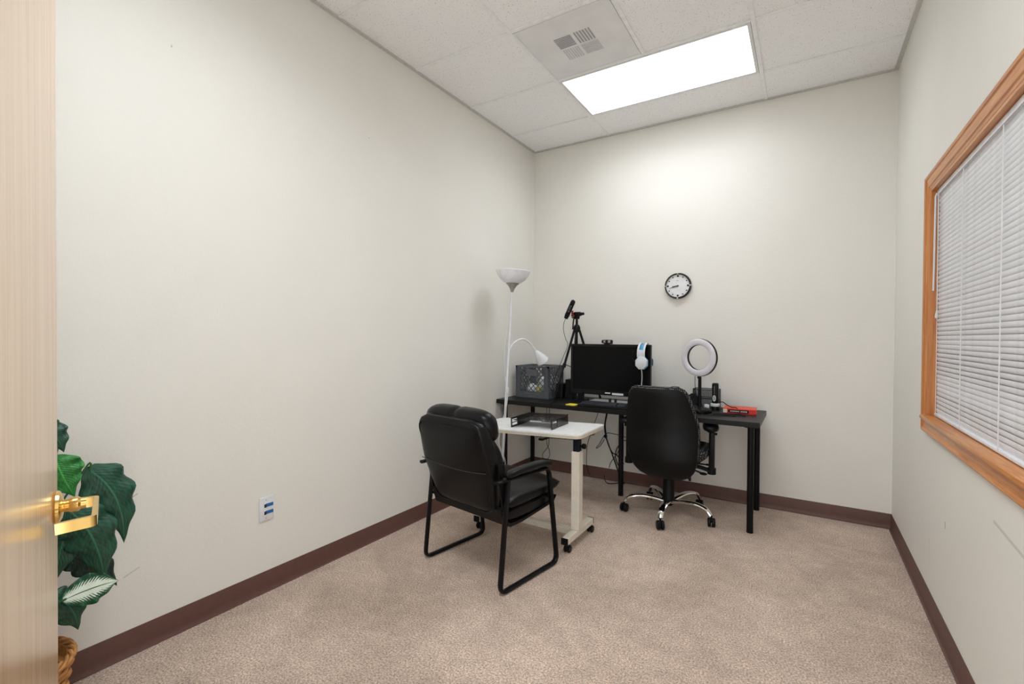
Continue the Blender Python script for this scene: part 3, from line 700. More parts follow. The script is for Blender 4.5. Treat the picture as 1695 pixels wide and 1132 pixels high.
for sx in (-1, 1):
    ap = obj('armrest', [box((sx*.285, -.012, .505), (.036, .050, .30), .010, 2), cyl((sx*.285, -.012, .335), (sx*.285, -.012, .375), .028, n=16), bar(smooth_path([(sx*.10, -.012, .375), (sx*.20, -.012, .372), (sx*.285, -.012, .352)], 4), .05, .014, hint=(0, 0, 1)), cyl((sx*.30, -.012, .61), (sx*.318, -.012, .61), .008, n=10)], 'black_plastic', oc)
    rings = []
    for k in range(17):
        t = k/16; y = -.125+.245*t; e = max(.2, (1-abs(2*t-1)**4)**.5)
        rings.append([(sx*.275+sx*.012*math.cos(PI*t)+a*e, y, .655+b*e) for a, b in (sellipse(2*PI*j/18, .052, .024, 2.6) for j in range(18))])
    obj('arm_pad', [loft(rings), box((sx*.283, -.012, .636), (.05, .08, .03), .008, 2)], 'black_plastic', ap)
obj('tilt_lever', [tube([(.09, -.02, .370), (.19, -.03, .345), (.225, -.03, .335)], .0055, 8), ball((.235, -.03, .332), (.026, .012, .010))], 'black_plastic', oc)
obj('height_lever', [cyl((.08, .06, .372), (.27, .06, .376), .0055, n=8), box((.262, .06, .376), (.045, .02, .012), .004, 1)], 'black_plastic', oc)
obj('tension_knob', [cyl((.05, -.12, .345), (.165, -.14, .315), .007, n=10), lathe([(0, 0), (.016, 0), (.016, .012), (0, .014)], 14, Matrix.Translation((.16, -.14, .315)) @ Matrix.Rotation(PI/2, 4, 'Y'))], 'black_plastic', oc)

# ---- floor lamp
fl = thing('floor_lamp', 'white floor lamp with an uplight bowl and a reading arm', 'lamp', (.215, -.885, 0))
PB, PT = Vector((0, 0, .0)), Vector((.055, .065, 1.625))
def pole(t): return PB+(PT-PB)*t
obj('base', lathe([(0, 0), (.135, 0), (.137, .006), (.132, .016), (.03, .026), (.016, .04), (.0, .04)], 40), 'white_enamel', fl)
obj('pole', [tube([pole(.01), pole(.34)], .0105, 12), tube([pole(.34), pole(.68)], .0105, 12), tube([pole(.68), pole(1.0)], .0100, 12), tube([pole(.335), pole(.345)], .0125, 12), tube([pole(.675), pole(.685)], .0125, 12)], 'white_enamel', fl)
top = Matrix.Translation(PT) @ Matrix.Rotation(math.radians(2.6), 4, 'Y') @ Matrix.Rotation(-math.radians(1.5), 4, 'X')
obj('holder', lathe([(.011, -.012), (.013, .0), (.022, .022), (.036, .042), (.054, .058), (.050, .060), (0, .055)], 28, top), 'grey_plastic', fl)
obj('bowl_shade', lathe([(.046, .055), (.070, .066), (.100, .090), (.122, .118), (.134, .146), (.139, .152), (.136, .155), (.131, .150), (.118, .121), (.097, .094), (.066, .071), (.0, .062)], 40, top), 'lamp_bowl', fl)
ga = pole(.66)
arm_pts = [ga, ga+Vector((.0, .035, .10)), ga+Vector((.015, .09, .150)), ga+Vector((.04, .16, .170)), ga+Vector((.070, .225, .135)), ga+Vector((.095, .285, .065))]
obj('gooseneck', tube(smooth_path(arm_pts, 6), .0075, 10), 'white_enamel', fl)
ax = (Vector((.12, .35, -.01))-Vector((.095, .285, .065))).normalized()
q_ = Vector((0, 0, 1)).rotation_difference(ax).to_matrix().to_4x4()
hm = Matrix.Translation(ga+Vector((.093, .280, .07))) @ q_
sh = obj('reading_shade', lathe([(.010, -.002), (.016, .004), (.024, .020), (.034, .045), (.043, .075), (.054, .112), (.051, .112), (.040, .076), (.030, .045), (.018, .02), (.0, .016)], 28, hm), 'white_enamel', fl)
obj('bulb', lathe([(0, .02), (.014, .03), (.022, .055), (.024, .072), (.016, .088), (0, .093)], 16, hm), 'grey_plastic', sh)
obj('switch', [box(pole(.515)+Vector((.012, -.004, 0)), (.022, .018, .048), .005, 2)], 'white_plastic', fl)
obj('power_cord', tube(smooth_path([pole(.86)+Vector((-.008, -.006, 0)), pole(.80)+Vector((-.018, -.012, 0)), pole(.70)+Vector((-.026, -.02, 0)), pole(.58)+Vector((-.012, -.01, 0)), pole(.50)+Vector((.016, -.006, 0)), pole(.43)+Vector((.012, -.01, 0)), pole(.36)+Vector((-.016, -.016, 0)), pole(.26)+Vector((-.03, -.02, 0)), pole(.18)+Vector((.03, -.012, 0)), pole(.1)+Vector((.035, .0, 0)), (.06, .02, .026)], 6), .0028, 6), 'cord_white', fl)

# ================================================================== ON THE DESK
# ---- milk crate
CX0, CX1, CY0, CY1, CH = .050, .380, -.400, -.100, .280
cr = thing('milk_crate', 'grey plastic milk crate on the left end of the desk', 'crate', ((CX0+CX1)/2, (CY0+CY1)/2, DZ0))
cw, cd = (CX1-CX0)/2, (CY1-CY0)/2
def crate_side(hw):
    """one side in the x-z plane, facing -y at y=0"""
    gs = []
    gs.append(b2(-hw, hw, -.004, .004, .0, .052))                 # bottom band
    gs.append(b2(-hw, hw, -.008, .008, .264, .280))               # rim
    gs.append(b2(-hw, hw, -.006, .006, .050, .057))
    for s in (-1, 1):
        gs.append(b2(s*hw, s*(hw-.042), -.003, .003, .057, .264)) # corner post
        for z in (.11, .165, .180, .195, .210, .225, .240, .252): gs.append(b2(s*hw, s*(hw-.042), -.008, .004, z-.0022, z+.0022))
        gs.append(b2(s*(hw-.042)-.003, s*(hw-.042)+.003, -.006, .006, .057, .264))
    x0, x1, z0, z1 = -(hw-.042), hw-.042, .057, .264
    st = .0455
    k = -20
    while k < 30:
        for sg in (-1, 1):
            # line x = c + sg*(z-z0)*.90
            c = x0+k*st; pts = []
            za, zb = z0, z1
            f_ = lambda z: c+sg*(z-z0)*.90
            lo, hi = (x0-c)/(.90*sg)+z0, (x1-c)/(.90*sg)+z0
            if lo > hi: lo, hi = hi, lo
            za, zb = max(za, lo), min(zb, hi)
            if zb-za > .006: gs.append(bar([(f_(za), 0, za), (f_(zb), 0, zb)], .0046, .007, hint=(0, 1, 0)))
        k += 1
    return gs
def place_side(hw, rz, tx, ty):
    m = Matrix.Translation((tx, ty, 0)) @ Matrix.Rotation(rz, 4, 'Z')
    s = obj('crate_side', [xf(g, m) for g in crate_side(hw)], 'crate_grey', cr)
    obj('hand_hold', [xf(b2(-.055, .055, -.007, .006, .195, .245, .002, 1), m), xf(b2(-.055, .055, -.010, .006, .193, .199), m)], 'crate_grey', s)
    return m
mfront = place_side(cw, 0, 0, -cd+.008)
place_side(cw, PI, 0, cd-.008)
place_side(cd, PI/2, cw-.008, 0)
place_side(cd, -PI/2, -cw+.008, 0)
obj('crate_floor', b2(-cw+.01, cw-.01, -cd+.01, cd-.01, .0, .008), 'crate_grey', cr)
obj('lettering', [text_geo('SEATTLE', .018, .0006, mfront @ Matrix.Translation((.005, -.0045, .014)) @ Matrix.Rotation(PI/2, 4, 'X')), xf(b2(-.075, .02, -.0048, -.004, .036, .0405), mfront)], 'print_grey', cr, label='faded pale lettering on the bottom band')
obj('lettering', text_geo('DAIRY', .018, .0006, mfront @ Matrix.Translation((.055, -.0045, .037)) @ Matrix.Rotation(PI/2, 4, 'X')), 'print_grey', cr, label='faded pale lettering on the bottom band')
def crumple(name, c, s, m, label):
    t = obj(name, ball((0, 0, 0), s, 14, 9, .16), m, label=label, cat='bag', group='things inside the milk crate', loc=c, sharp=20)
crumple('plastic_bag', (.170, -.312, DZ0+.062), (.060, .055, .052), 'bag_white', 'crumpled white plastic bag at the left inside the milk crate')
crumple('plastic_bag', (.278, -.250, DZ0+.098), (.066, .070, .088), 'bag_white', 'taller white plastic bag at the right inside the milk crate')
crumple('plastic_bag', (.262, -.352, DZ0+.058), (.028, .026, .048), 'bag_yellow', 'small pale yellow packet between the bags in the milk crate')

# ---- tripod with microphone
tp = thing('tripod', 'black camera tripod standing on the desk behind the monitor', 'tripod', (.55, -.20, DZ0))
AP = Vector((0, 0, .615))
feet = [Vector((-.117, -.185, .004)), Vector((-.10, .135, .004)), Vector((.19, .085, .004))]
for fv in feet:
    d = fv-AP; a0 = AP+d*.03+Vector((d.x, d.y, 0))*.08
    m1 = a0+(fv-a0)*.52; lg = obj('leg', [tube([a0, m1], .0105, 10), tube([m1, fv], .0075, 10)], 'black_metal', tp)
    obj('leg_lock', [tube([a0+(fv-a0)*.49, a0+(fv-a0)*.545], .0150, 10)], 'black_plastic', lg)
    obj('rubber_foot', [tube([a0+(fv-a0)*.965, fv], .0105, 10)], 'black_matte', lg)
obj('spreader', [tube([AP*.42, AP+(fv-AP)*.52], .0035, 6) for fv in feet], 'black_plastic', tp)
obj('centre_column', [cyl((0, 0, .22), (0, 0, .70), .0105, n=12), lathe([(.012, .575), (.030, .585), (.032, .615), (.024, .635), (.013, .645)], 18)], 'black_metal', tp)
obj('crank', [cyl((.012, -.0, .40), (.045, -.0, .40), .006, n=8), ball((.055, 0, .40), (.022, .012, .026))], 'black_plastic', tp)
hd = obj('pan_head', [lathe([(0, .69), (.022, .692), (.026, .71), (.024, .738), (.015, .75), (0, .752)], 16), box((.012, -.01, .735), (.07, .05, .036), .012, 2), cyl((.03, -.01, .735), (.072, -.02, .736), .012, n=12), cyl((-.030, -.02, .71), (-.030, -.02, .70), .010, n=10)], 'black_plastic', tp)
obj('pan_handle', tube([(-.010, -.03, .725), (-.018, -.035, .66), (-.022, -.035, .60)], .0065, 8), 'black_plastic', hd)
mc = thing('shotgun_microphone', 'black foam covered microphone tilted on top of the tripod', 'microphone', (.55-.05, -.20-.045, DZ0+.77))
md = Vector((.066, .012, .150)).normalized(); mq = Vector((0, 0, 1)).rotation_difference(md).to_matrix().to_4x4()
obj('foam_cover', lathe([(.0, -.062), (.019, -.062), (.0205, -.058), (.0205, .07), (.019, .082), (.012, .091), (0, .095)], 20, mq), 'black_matte', mc)
obj('connector', lathe([(0, -.082), (.016, -.082), (.018, -.075), (.018, -.062), (0, -.062)], 18, mq), 'black_plastic', mc)
obj('clamp', [tube([mq @ Vector((.0225*math.cos(2*PI*i/20), .0225*math.sin(2*PI*i/20), zz)) for i in range(20)], .0025, 6, closed=True) for zz in (-.045, .0)], 'black_plastic', mc)
obj('shock_mount', [box((.030, -.006, -.030), (.016, .018, .050), .004, 1), box((.036, -.006, -.052), (.030, .018, .014), .004, 1)], 'red_plastic', mc)
side = (Vector((.36, -.93, 0))-md*Vector((.36, -.93, 0)).dot(md)).normalized()
tm = Matrix.Translation(Vector(md)*.012+side*.0206)
xa = md; za = side; ya = za.cross(xa)
tm = tm @ Matrix(((xa.x, ya.x, za.x, 0), (xa.y, ya.y, za.y, 0), (xa.z, ya.z, za.z, 0), (0, 0, 0, 1)))
obj('lettering', text_geo('BOYA', .024, .0006, tm), 'print_grey', mc, label='white lettering along the foam')
obj('cable', tube(smooth_path([tuple(md*-.082), (-.047, -.015, -.12), (-.05, -.01, -.18), (-.035, .0, -.25), (-.02, .01, -.31), (-.06, -.03, -.45), (-.09, -.10, -.60), (-.085, -.14, -.745), (-.02, -.17, -.765)], 6), .0022, 6), 'black_plastic', mc)

# ---- speakers
def speaker(x0, x1, y0, y1, h, label):
    t = thing('desktop_speaker', label, 'speaker', ((x0+x1)/2, (y0+y1)/2, DZ0), group='black desktop speakers')
    w, d = (x1-x0)/2, (y1-y0)/2
    rings = [[(px, py+z*.10, z) for px, py in rrect(-w, w, -d, d, .010, 3)] for z in (0, h)]
    obj('cabinet', loft(rings), 'black_plastic', t)
    obj('grille', [xf(b2(-w+.008, w-.008, -d-.003, -d+.002, .014, h-.014, .002, 1), Matrix.Shear('XY', 4, (0, 0)) if False else Matrix(((1, 0, 0, 0), (0, 1, .10, 0), (0, 0, 1, 0), (0, 0, 0, 1))))], 'black_matte', t)
speaker(.395, .462, -.300, -.195, .128, 'low black desktop speaker between the crate and the monitor')
speaker(.470, .545, -.275, -.165, .165, 'taller black desktop speaker partly behind the monitor')

# ---- monitor
MY = -.31
mo = thing('monitor', 'large black flat screen monitor switched off on the desk', 'monitor', (.888, MY, DZ0))
mw = .338; mz0, mz1 = .064, .478
fr = [b2(-mw, mw, -.0, .030, mz0, mz1, .004, 1)]
obj('housing', [b2(-mw, mw, 0, .035, mz0, mz1, .005, 2), b2(-.20, .20, .035, .065, mz0+.06, mz1-.10, .012, 2)], 'gloss_black', mo)
bz = obj('bezel', [b2(-mw, mw, -.006, .0, mz1-.024, mz1, .002, 1), b2(-mw, -mw+.022, -.006, 0, mz0+.034, mz1-.024), b2(mw-.022, mw, -.006, 0, mz0+.034, mz1-.024), b2(-mw, mw, -.008, 0, mz0-.004, mz0+.034, .003, 1)], 'gloss_black', mo)
obj('screen', b2(-mw+.022, mw-.022, -.0015, .0005, mz0+.034, mz1-.024), 'screen_black', mo)
obj('sticker', b2(-.030, .016, -.0088, -.0078, mz0+.012, mz0+.021), 'sticker_white', bz)
obj('sticker', b2(.030, .124, -.0088, -.0078, mz0+.004, mz0+.020), 'sticker_white', bz)
for sx in (-1, 1):
    obj('foot', [prism([(sx*.20, -.10), (sx*.28, -.10), (sx*.275, .10), (sx*.215, .10)][::sx], 0, .010), b2(sx*.225, sx*.265, -.03, .03, .008, .075, .004, 1)], 'black_plastic', mo)
# ---- webcam
wc = thing('webcam', 'small black webcam clipped on top of the monitor', 'webcam', (.873, MY-.002, DZ0+mz1))
obj('body', [box((0, -.004, .022), (.094, .026, .030), .010, 3)], 'black_plastic', wc)
obj('face_panel', [box((-.018, -.0175, .022), (.022, .002, .020), .0008, 1), box((.020, -.0175, .022), (.022, .002, .020), .0008, 1)], 'grey_plastic', wc)
obj('lens', [lathe([(0, 0), (.012, 0), (.012, .004), (.008, .006), (0, .004)], 18, Matrix.Translation((0, -.0165, .022)) @ Matrix.Rotation(PI/2, 4, 'X'))], 'gloss_black', wc)
obj('clip', [b2(-.03, .03, -.008, .045, .0015, .008), b2(-.02, .02, -.010, -.007, -.012, .006)], 'black_plastic', wc)
# ---- headset hung over the monitor corner
hs = thing('headset', 'white and blue headset hanging over the monitor corner', 'headset', (1.168, MY+.012, DZ0+mz1+.001), (0, 0, math.radians(1)))
hs.scale = (1.12, 1.12, 1.12)
def arc(r, a0, a1, n, zc, ry=1.0, rz=1.0): return [Vector((0, -r*ry*math.cos(a0+(a1-a0)*i/n), zc+r*rz*math.sin(a0+(a1-a0)*i/n))) for i in range(n+1)]
for s in (-1, 1):
    obj('headband', bar([p+Vector((s*.020, 0, 0)) for p in arc(.078, -.25, PI+.25, 24, -.068)], .011, .006, hint=(1, 0, 0)) if False else tube([p+Vector((s*.020, 0, 0)) for p in arc(.078, -.25, PI+.25, 24, -.068)], .0045, 8, r2=.0075, hint=(1, 0, 0)), 'headset_white', hs)
obj('band_pad', tube(arc(.071, .35, PI-.35, 20, -.068), .004, 8, r2=.013, hint=(1, 0, 0)), 'headset_blue', hs)
for s in (-1, 1):
    yk = s*.082; zk = -.105
    obj('yoke', box((0, yk+s*.004, zk+.035), (.034, .010, .07), .004, 2), 'headset_white', hs)
    m_ = Matrix.Translation((.006, yk, zk-.02)) @ Matrix.Rotation(s*PI/2*-1, 4, 'X')
    oct_ = [(.044*math.cos(2*PI*(i+.5)/8), .048*math.sin(2*PI*(i+.5)/8)) for i in range(8)]
    cup = obj('ear_cup', [xf(loft([[(x*k, y*k, z) for x, y in oct_] for k, z in ((.98, -.010), (1.0, .004), (.92, .016), (.55, .020))]), m_)], 'headset_white', hs, sharp=25)
    obj('cup_ring', xf(loft([[(x*k, y*k, z) for x, y in oct_] for k, z in ((1.02, -.016), (1.05, -.012), (1.02, -.008))]), m_), 'headset_blue', cup)
    obj('ear_cushion', xf(loft([[(x*k, y*k, z) for x, y in oct_] for k, z in ((.70, -.036), (.95, -.030), (1.0, -.022), (.95, -.014))]), m_), 'black_leather', cup)
    obj('side_badge', xf(box((0, .0, .019), (.026, .05, .006), .004, 2), m_), 'headset_white', cup)
obj('microphone_boom', tube(smooth_path([(-.03, -.092, -.118), (-.048, -.094, -.105), (-.056, -.095, -.085), (-.05, -.095, -.05)], 5), .0035, 6), 'black_plastic', hs)
obj('cord', tube(smooth_path([(.008, -.085, -.168), (.012, -.085, -.22), (.008, -.084, -.30), (.01, -.08, -.36), (.02, -.09, -.410), (.06, -.12, -.4235), (.10, -.10, -.4240)], 6), .0028, 6), 'cord_white', hs)

# ---- keyboard
kb = thing('keyboard', 'black computer keyboard at the front edge of the desk', 'keyboard', (.985, -.540, DZ0+.0032), (0, 0, math.radians(1)))
kt = Matrix.Rotation(math.radians(4.5), 4, 'X')
obj('case', [xf(b2(-.235, .235, -.088, .092, .004, .018, .004, 2), kt), b2(-.22, -.18, .07, .085, -.0032, .012), b2(.18, .22, .07, .085, -.0032, .012), b2(-.22, .22, -.085, -.07, -.0032, .003)], 'black_plastic', kb)
keys = []
for r in range(6):
    y = -.070+.0195*r+(.006 if r == 5 else 0)
    x = -.222
    while x < .215:
        w = .0175
        if r == 0 and -.13 < x < -.05: w = .11
        keys.append(xf(b2(x, x+w, y, y+.0165, .018, .0262, .0016, 1), kt)); x += w+.0022
        if abs(x-.062) < .010 or abs(x-.130) < .010: x += .012
obj('keys', keys, 'key_black', kb, kind='stuff')
# ---- phone stand, sheet of paper, notes
ps = thing('phone_stand', 'tiny black folding phone stand behind the keyboard', 'stand', (.955, -.405, DZ0), (0, 0, math.radians(10)))
obj('base', b2(-.04, .04, -.03, .03, 0, .008, .003, 1), 'black_plastic', ps)
for s in (-1, 1): obj('prong', xf(b2(s*.022-.010, s*.022+.010, -.005, .005, .006, .050, .003, 1), Matrix.Rotation(math.radians(-12), 4, 'X')), 'black_plastic', ps)
obj('paper_sheet', box((.0, 0, .0011), (.37, .21, .0018)), 'paper_white', label='white sheet of paper lying under the monitor', cat='paper', loc=(.888, -.245, DZ0))
obj('sticky_notes', box((0, 0, .004), (.078, .070, .008), .0006, 1), 'note_yellow', label='yellow pad of sticky notes on the front desk edge', cat='notepad', loc=(.694, -.598, DZ0), rot=(0, 0, math.radians(-6)))
# ---- small speaker half hidden behind the office chair
hp = thing('round_speaker', 'small round topped black speaker peeking over the chair back', 'speaker', (1.395, -.235, DZ0))
obj('cabinet', lathe([(0, 0), (.040, 0), (.044, .006), (.042, .10), (.040, .142), (.030, .154), (0, .156)], 24), 'black_plastic', hp)
obj('top_ring', tube([(.030*math.cos(2*PI*i/20), .030*math.sin(2*PI*i/20), .1545) for i in range(20)], .003, 6, closed=True), 'mesh_grey', hp)

# ---- ring light
rl = thing('ring_light', 'white ring light on a black pole stand at the desk', 'ring light', (1.600, -.385, DZ0))
obj('base', lathe([(0, 0), (.082, 0), (.084, .004), (.084, .018), (.080, .024), (.03, .034), (.016, .04), (0, .04)], 36), 'black_plastic', rl)
obj('pole', [cyl((0, 0, .03), (0, 0, .25), .0115, n=14), cyl((0, 0, .03), (0, 0, .12), .0145, n=14)], 'black_metal', rl)
rm = Matrix.Translation((-.008, -.004, .393)) @ Matrix.Rotation(math.radians(-22), 4, 'Z') @ Matrix.Rotation(PI/2, 4, 'X')
def ring_g(R, w, z0, z1, e, n=56, k=14):
    v = []; f = []
    for i in range(n):
        a = 2*PI*i/n
        for j in range(k):
            p, q_2 = sellipse(2*PI*j/k, w, (z1-z0)/2, e); v.append(((R+p)*math.cos(a), (R+p)*math.sin(a), (z0+z1)/2+q_2))
    for i in range(n):
        for j in range(k): f.append((i*k+j, ((i+1) % n)*k+j, ((i+1) % n)*k+(j+1) % k, i*k+(j+1) % k))
    return v, f
obj('diffuser_ring', xf(ring_g(.113, .0225, -.004, .016, 2.4), rm), 'ring_diffuser', rl)
obj('back_ring', xf(ring_g(.113, .0240, -.022, .002, 4.5), rm), 'black_plastic', rl)
obj('mount', [box((-.004, .004, .255), (.024, .026, .030), .004, 1)], 'black_plastic', rl)
obj('cable', tube(smooth_path([(-.035, .01, .262), (-.034, .005, .20), (-.026, -.01, .13), (-.045, -.02, .10), (-.02, -.03, .135), (-.012, -.03, .09), (-.03, -.04, .05), (-.05, -.06, .028), (0, -.09, .02), (.05, -.11, .003), (.12, -.12, .003), (.20, -.10, .003), (.25, -.08, .003), (.22, -.06, .003), (.10, -.085, .003)], 6), .0021, 6), 'black_plastic', rl)
# ---- black canister with round badge
cn = thing('black_canister', 'slim black upright canister with a round white badge', 'canister', (1.679, -.215, DZ0))
obj('dock', lathe([(0, 0), (.030, 0), (.030, .022), (.026, .028), (0, .028)], 24), 'black_plastic', cn)
obj('white_band', lathe([(0, .028), (.031, .028), (.032, .032), (.032, .045), (.028, .049), (0, .049)], 24), 'white_plastic', cn)
bd = obj('body', [b2(-.022, .022, -.018, .018, .049, .200, .010, 3)], 'black_plastic', cn)
bm_ = Matrix.Translation((-.004, -.0186, .088)) @ Matrix.Rotation(PI/2, 4, 'X')
obj('badge', [xf(prism([(.012*math.cos(2*PI*i/24), .023*math.sin(2*PI*i/24)) for i in range(24)], 0, .0008), bm_)], 'print_white', bd, label='round white badge with a dark curve')
obj('badge_mark', text_geo('S', .034, .0004, bm_ @ Matrix.Translation((0, 0, .0012))), 'black_plastic', bd)
obj('lettering', [xf(b2(-.002, .002, .048, .090, 0, .0008), bm_), xf(b2(-.002, .002, .030, .044, 0, .0008), bm_)], 'print_grey', bd, label='pale vertical strip of lettering')
# ---- mesh organiser and black case
og = thing('mesh_organiser', 'black wire mesh desk organiser behind the ring light', 'organiser', (1.605, -.125, DZ0))
ow, od, oh = .092, .055, .142
obj('wire_frame', [tube([(x, y, z) for x, y in rrect(-ow, ow, -od, od, .015, 3)], .0035, 6, closed=True) for z in (.004, .075, oh)]+[cyl((sx*(ow-.002), sy*(od-.012), 0.002), (sx*(ow-.002), sy*(od-.012), oh), .003, n=6) for sx in (-1, 1) for sy in (-1, 1)], 'black_metal', og)
mesh = []
for y in (-od, od):
    for i in range(23): x = -ow+.006+i*(2*ow-.012)/22; mesh.append(b2(x-.0009, x+.0009, y-.0008, y+.0008, .004, oh))
    for i in range(17): z = .008+i*(oh-.01)/16; mesh.append(b2(-ow, ow, y-.0008, y+.0008, z-.0009, z+.0009))
for x in (-ow, ow):
    for i in range(14): y = -od+.006+i*(2*od-.012)/13; mesh.append(b2(x-.0008, x+.0008, y-.0009, y+.0009, .004, oh))
    for i in range(17): z = .008+i*(oh-.01)/16; mesh.append(b2(x-.0008, x+.0008, -od, od, z-.0009, z+.0009))
obj('wire_mesh', mesh, 'mesh_grey', og, kind='stuff')
obj('tray_floor', b2(-ow, ow, -od, od, .002, .005), 'mesh_grey', og)
rings = []
for k in range(13):
    t = k/12; z = .118*t; e = max(.15, math.cos(t*PI/2)**.55)
    rings.append([(a, b, z) for a, b in (sellipse(2*PI*j/24, .072*e, .045*e, 2.3) for j in range(24))])
cc = thing('black_case', 'rounded black zip case between chair and ring light', 'case', (1.530, -.262, DZ0))
obj('shell', loft(rings), 'black_matte', cc)
obj('zip', tube([(.0725*math.cos(2*PI*i/28)*.985, .0455*math.sin(2*PI*i/28)*.985, .030) for i in range(28)], .003, 6, closed=True), 'mesh_grey', cc)
# ---- white adapters behind the ring light base
ad_ = thing('power_adapter', 'small white plug adapter beside the black canister', 'adapter', (1.628, -.268, DZ0), (0, 0, .4))
obj('block', box((0, 0, .022), (.034, .030, .044), .006, 2), 'white_plastic', ad_)
obj('prong', [b2(-.008, -.006, -.022, -.012, .018, .028), b2(.006, .008, -.022, -.012, .018, .028)], 'silver', ad_)
# ---- red book
bk = thing('book', 'thick red paperback book lying at the right desk end', 'book', (1.850, -.235, DZ0), (0, 0, math.radians(3)))
obj('page_block', b2(-.102, .103, -.078, .076, .003, .031), 'book_pages', bk)
cv = obj('cover', [b2(-.106, .106, -.082, .079, 0, .003), b2(-.106, .106, -.082, .079, .031, .034)], 'book_red', bk)
spn = obj('spine', b2(-.106, .106, -.084, -.078, .0, .034, .001, 1), 'book_spine', bk)
obj('title_band', b2(-.072, .058, -.0848, -.0838, .007, .027), 'black_matte', spn)
obj('end_band', b2(-.1055, -.080, -.0848, -.0838, .004, .030), 'book_pages', spn)
obj('lettering', [b2(-.060+.0085*i, -.060+.0085*i+.006, -.0853, -.0847, .013+.001*(i % 2), .021) for i in range(13)], 'print_white', spn, label='row of small white letters on the spine')
obj('cover_print', [b2(-.055+.03*i, -.055+.03*i+.022, .03, .045, .034, .0344) for i in range(3)], 'print_grey', cv)

# ---- cables on and under the desk
def cable(label, pts, r=.0032, n=6, mt='black_plastic'):
    obj('cable', tube(smooth_path(pts, n), r, 6), mt, label=label, cat='cable', group='loose cables round the desk')
cable('black cable looping over the red book from the canister', [(1.708, -.205, DZ0+.06), (1.735, -.235, DZ0+.065), (1.765, -.26, DZ0+.05), (1.80, -.28, DZ0+.0385), (1.83, -.30, DZ0+.039), (1.86, -.335, DZ0+.015), (1.84, -.37, DZ0+.0045), (1.80, -.385, DZ0+.004)], .0032)
cable('black cable coiled in front of the red book', [(1.69, -.40, DZ0+.004), (1.76, -.395, DZ0+.004), (1.84, -.40, DZ0+.004), (1.90, -.42, DZ0+.005), (1.89, -.445, DZ0+.004), (1.80, -.43, DZ0+.004), (1.72, -.415, DZ0+.005)], .0026)
cable('thin cable running over the desk edge beside the sticky notes', [(.47, -.45, DZ0+.003), (.50, -.53, DZ0+.003), (.52, -.62, DZ0+.003), (.522, -.645, DZ0-.004), (.522, -.648, DZ0-.08), (.515, -.60, DZ0-.14), (.50, -.52, DZ0-.12)], .0018)
cable('thin black cable loop hanging behind the left desk end', [(.188, -.030, .72), (.20, -.028, .60), (.210, -.05, .30), (.200, -.06, .225), (.153, -.06, .163), (.150, -.06, .12), (.186, -.06, .099), (.222, -.06, .15), (.214, -.06, .21), (.19, -.06, .28), (.175, -.035, .50), (.17, -.026, .70)], .0026)
cable('thick black cable bundle dropping past the wall outlet to the floor', [(.772, -.028, .70), (.771, -.045, .597), (.761, -.06, .485), (.773, -.062, .396), (.800, -.06, .32), (.830, -.06, .25), (.870, -.06, .15), (.912, -.06, .05), (.94, -.06, .008)], .0055)
cable('black cord beside the thick bundle, crossing toward the middle leg', [(.782, -.028, .70), (.780, -.05, .60), (.772, -.075, .50), (.79, -.075, .36), (.836, -.08, .271), (.88, -.08, .25), (.907, -.09, .228), (.95, -.10, .19)], .0045)
cable('small black cord loop hanging left of the wall outlet', [(.762, -.03, .405), (.745, -.05, .385), (.712, -.06, .320), (.684, -.06, .284), (.694, -.06, .283), (.725, -.06, .31), (.762, -.07, .369)], .0028)
cable('black cord arching from the plug to the middle desk leg', [(.765, -.035, .41), (.785, -.05, .425), (.83, -.05, .424), (.90, -.05, .418), (.95, -.06, .41), (.99, -.06, .44)], .0032)
cable('black cord curling up from the baseboard behind the bundle', [(.798, -.045, .119), (.812, -.045, .165), (.85, -.045, .225), (.885, -.045, .285), (.885, -.045, .33), (.92, -.045, .37), (.99, -.045, .38)], .0032)
cable('black cord hanging in an arc beside the middle desk leg', [(.905, -.11, .34), (.882, -.11, .29), (.878, -.11, .24), (.90, -.11, .18), (.94, -.11, .13)], .0042)
cable('black cord loop lying on the carpet below the outlet', [(.755, -.045, .05), (.765, -.06, .02), (.80, -.105, .005), (.835, -.115, .005), (.87, -.085, .006), (.91, -.06, .012)], .0034)
cable('thin cable dropping from the desk left of the bundle', [(.700, -.028, .70), (.693, -.05, .59), (.665, -.06, .50), (.64, -.06, .42), (.60, -.06, .30), (.59, -.05, .12), (.62, -.05, .03)], .0026)

# ================================================================== ON THE WALLS
# ---- clock
ck = thing('wall_clock', 'round black rimmed wall clock on the end wall', 'clock', (1.358, 0, 1.684))
cm_ = Matrix.Rotation(PI/2, 4, 'X')
obj('face', lathe([(0, .004), (.094, .004), (.094, .020), (0, .020)], 48, cm_), 'clock_face', ck)
rim = obj('rim', lathe([(.091, .002), (.104, .002), (.106, .010), (.103, .026), (.097, .032), (.092, .030), (.091, .002)], 56, cm_), 'clock_rim', ck)
for k in range(4):
    a = k*PI/2; obj('rim_clip', xf(box((.0995*math.cos(a), .0995*math.sin(a), .030), (.014, .014, .008), .003, 1), cm_), 'silver', rim)
for k in range(12):
    a = PI/2-k*PI/6; r = .0080 if k % 3 == 0 else .0052; R = .079
    obj('hour_dot', xf(lathe([(0, .0195), (r, .0195), (r, .0212), (0, .0212)], 16, Matrix.Translation((R*math.cos(a), R*math.sin(a), 0))), cm_), 'socket_dark', ck)
def hand(deg, L, w, z, name):
    a = math.radians(90-deg); m = cm_ @ Matrix.Rotation(a, 4, 'Z')
    obj(name, xf(prism([(-.008, -w), (L*.9, -w*.8), (L, 0), (L*.9, w*.8), (-.008, w)], z, z+.0012), m), 'socket_dark', ck)
hand(261, .046, .0038, .0225, 'hour_hand'); hand(254, .073, .0022, .0245, 'minute_hand')
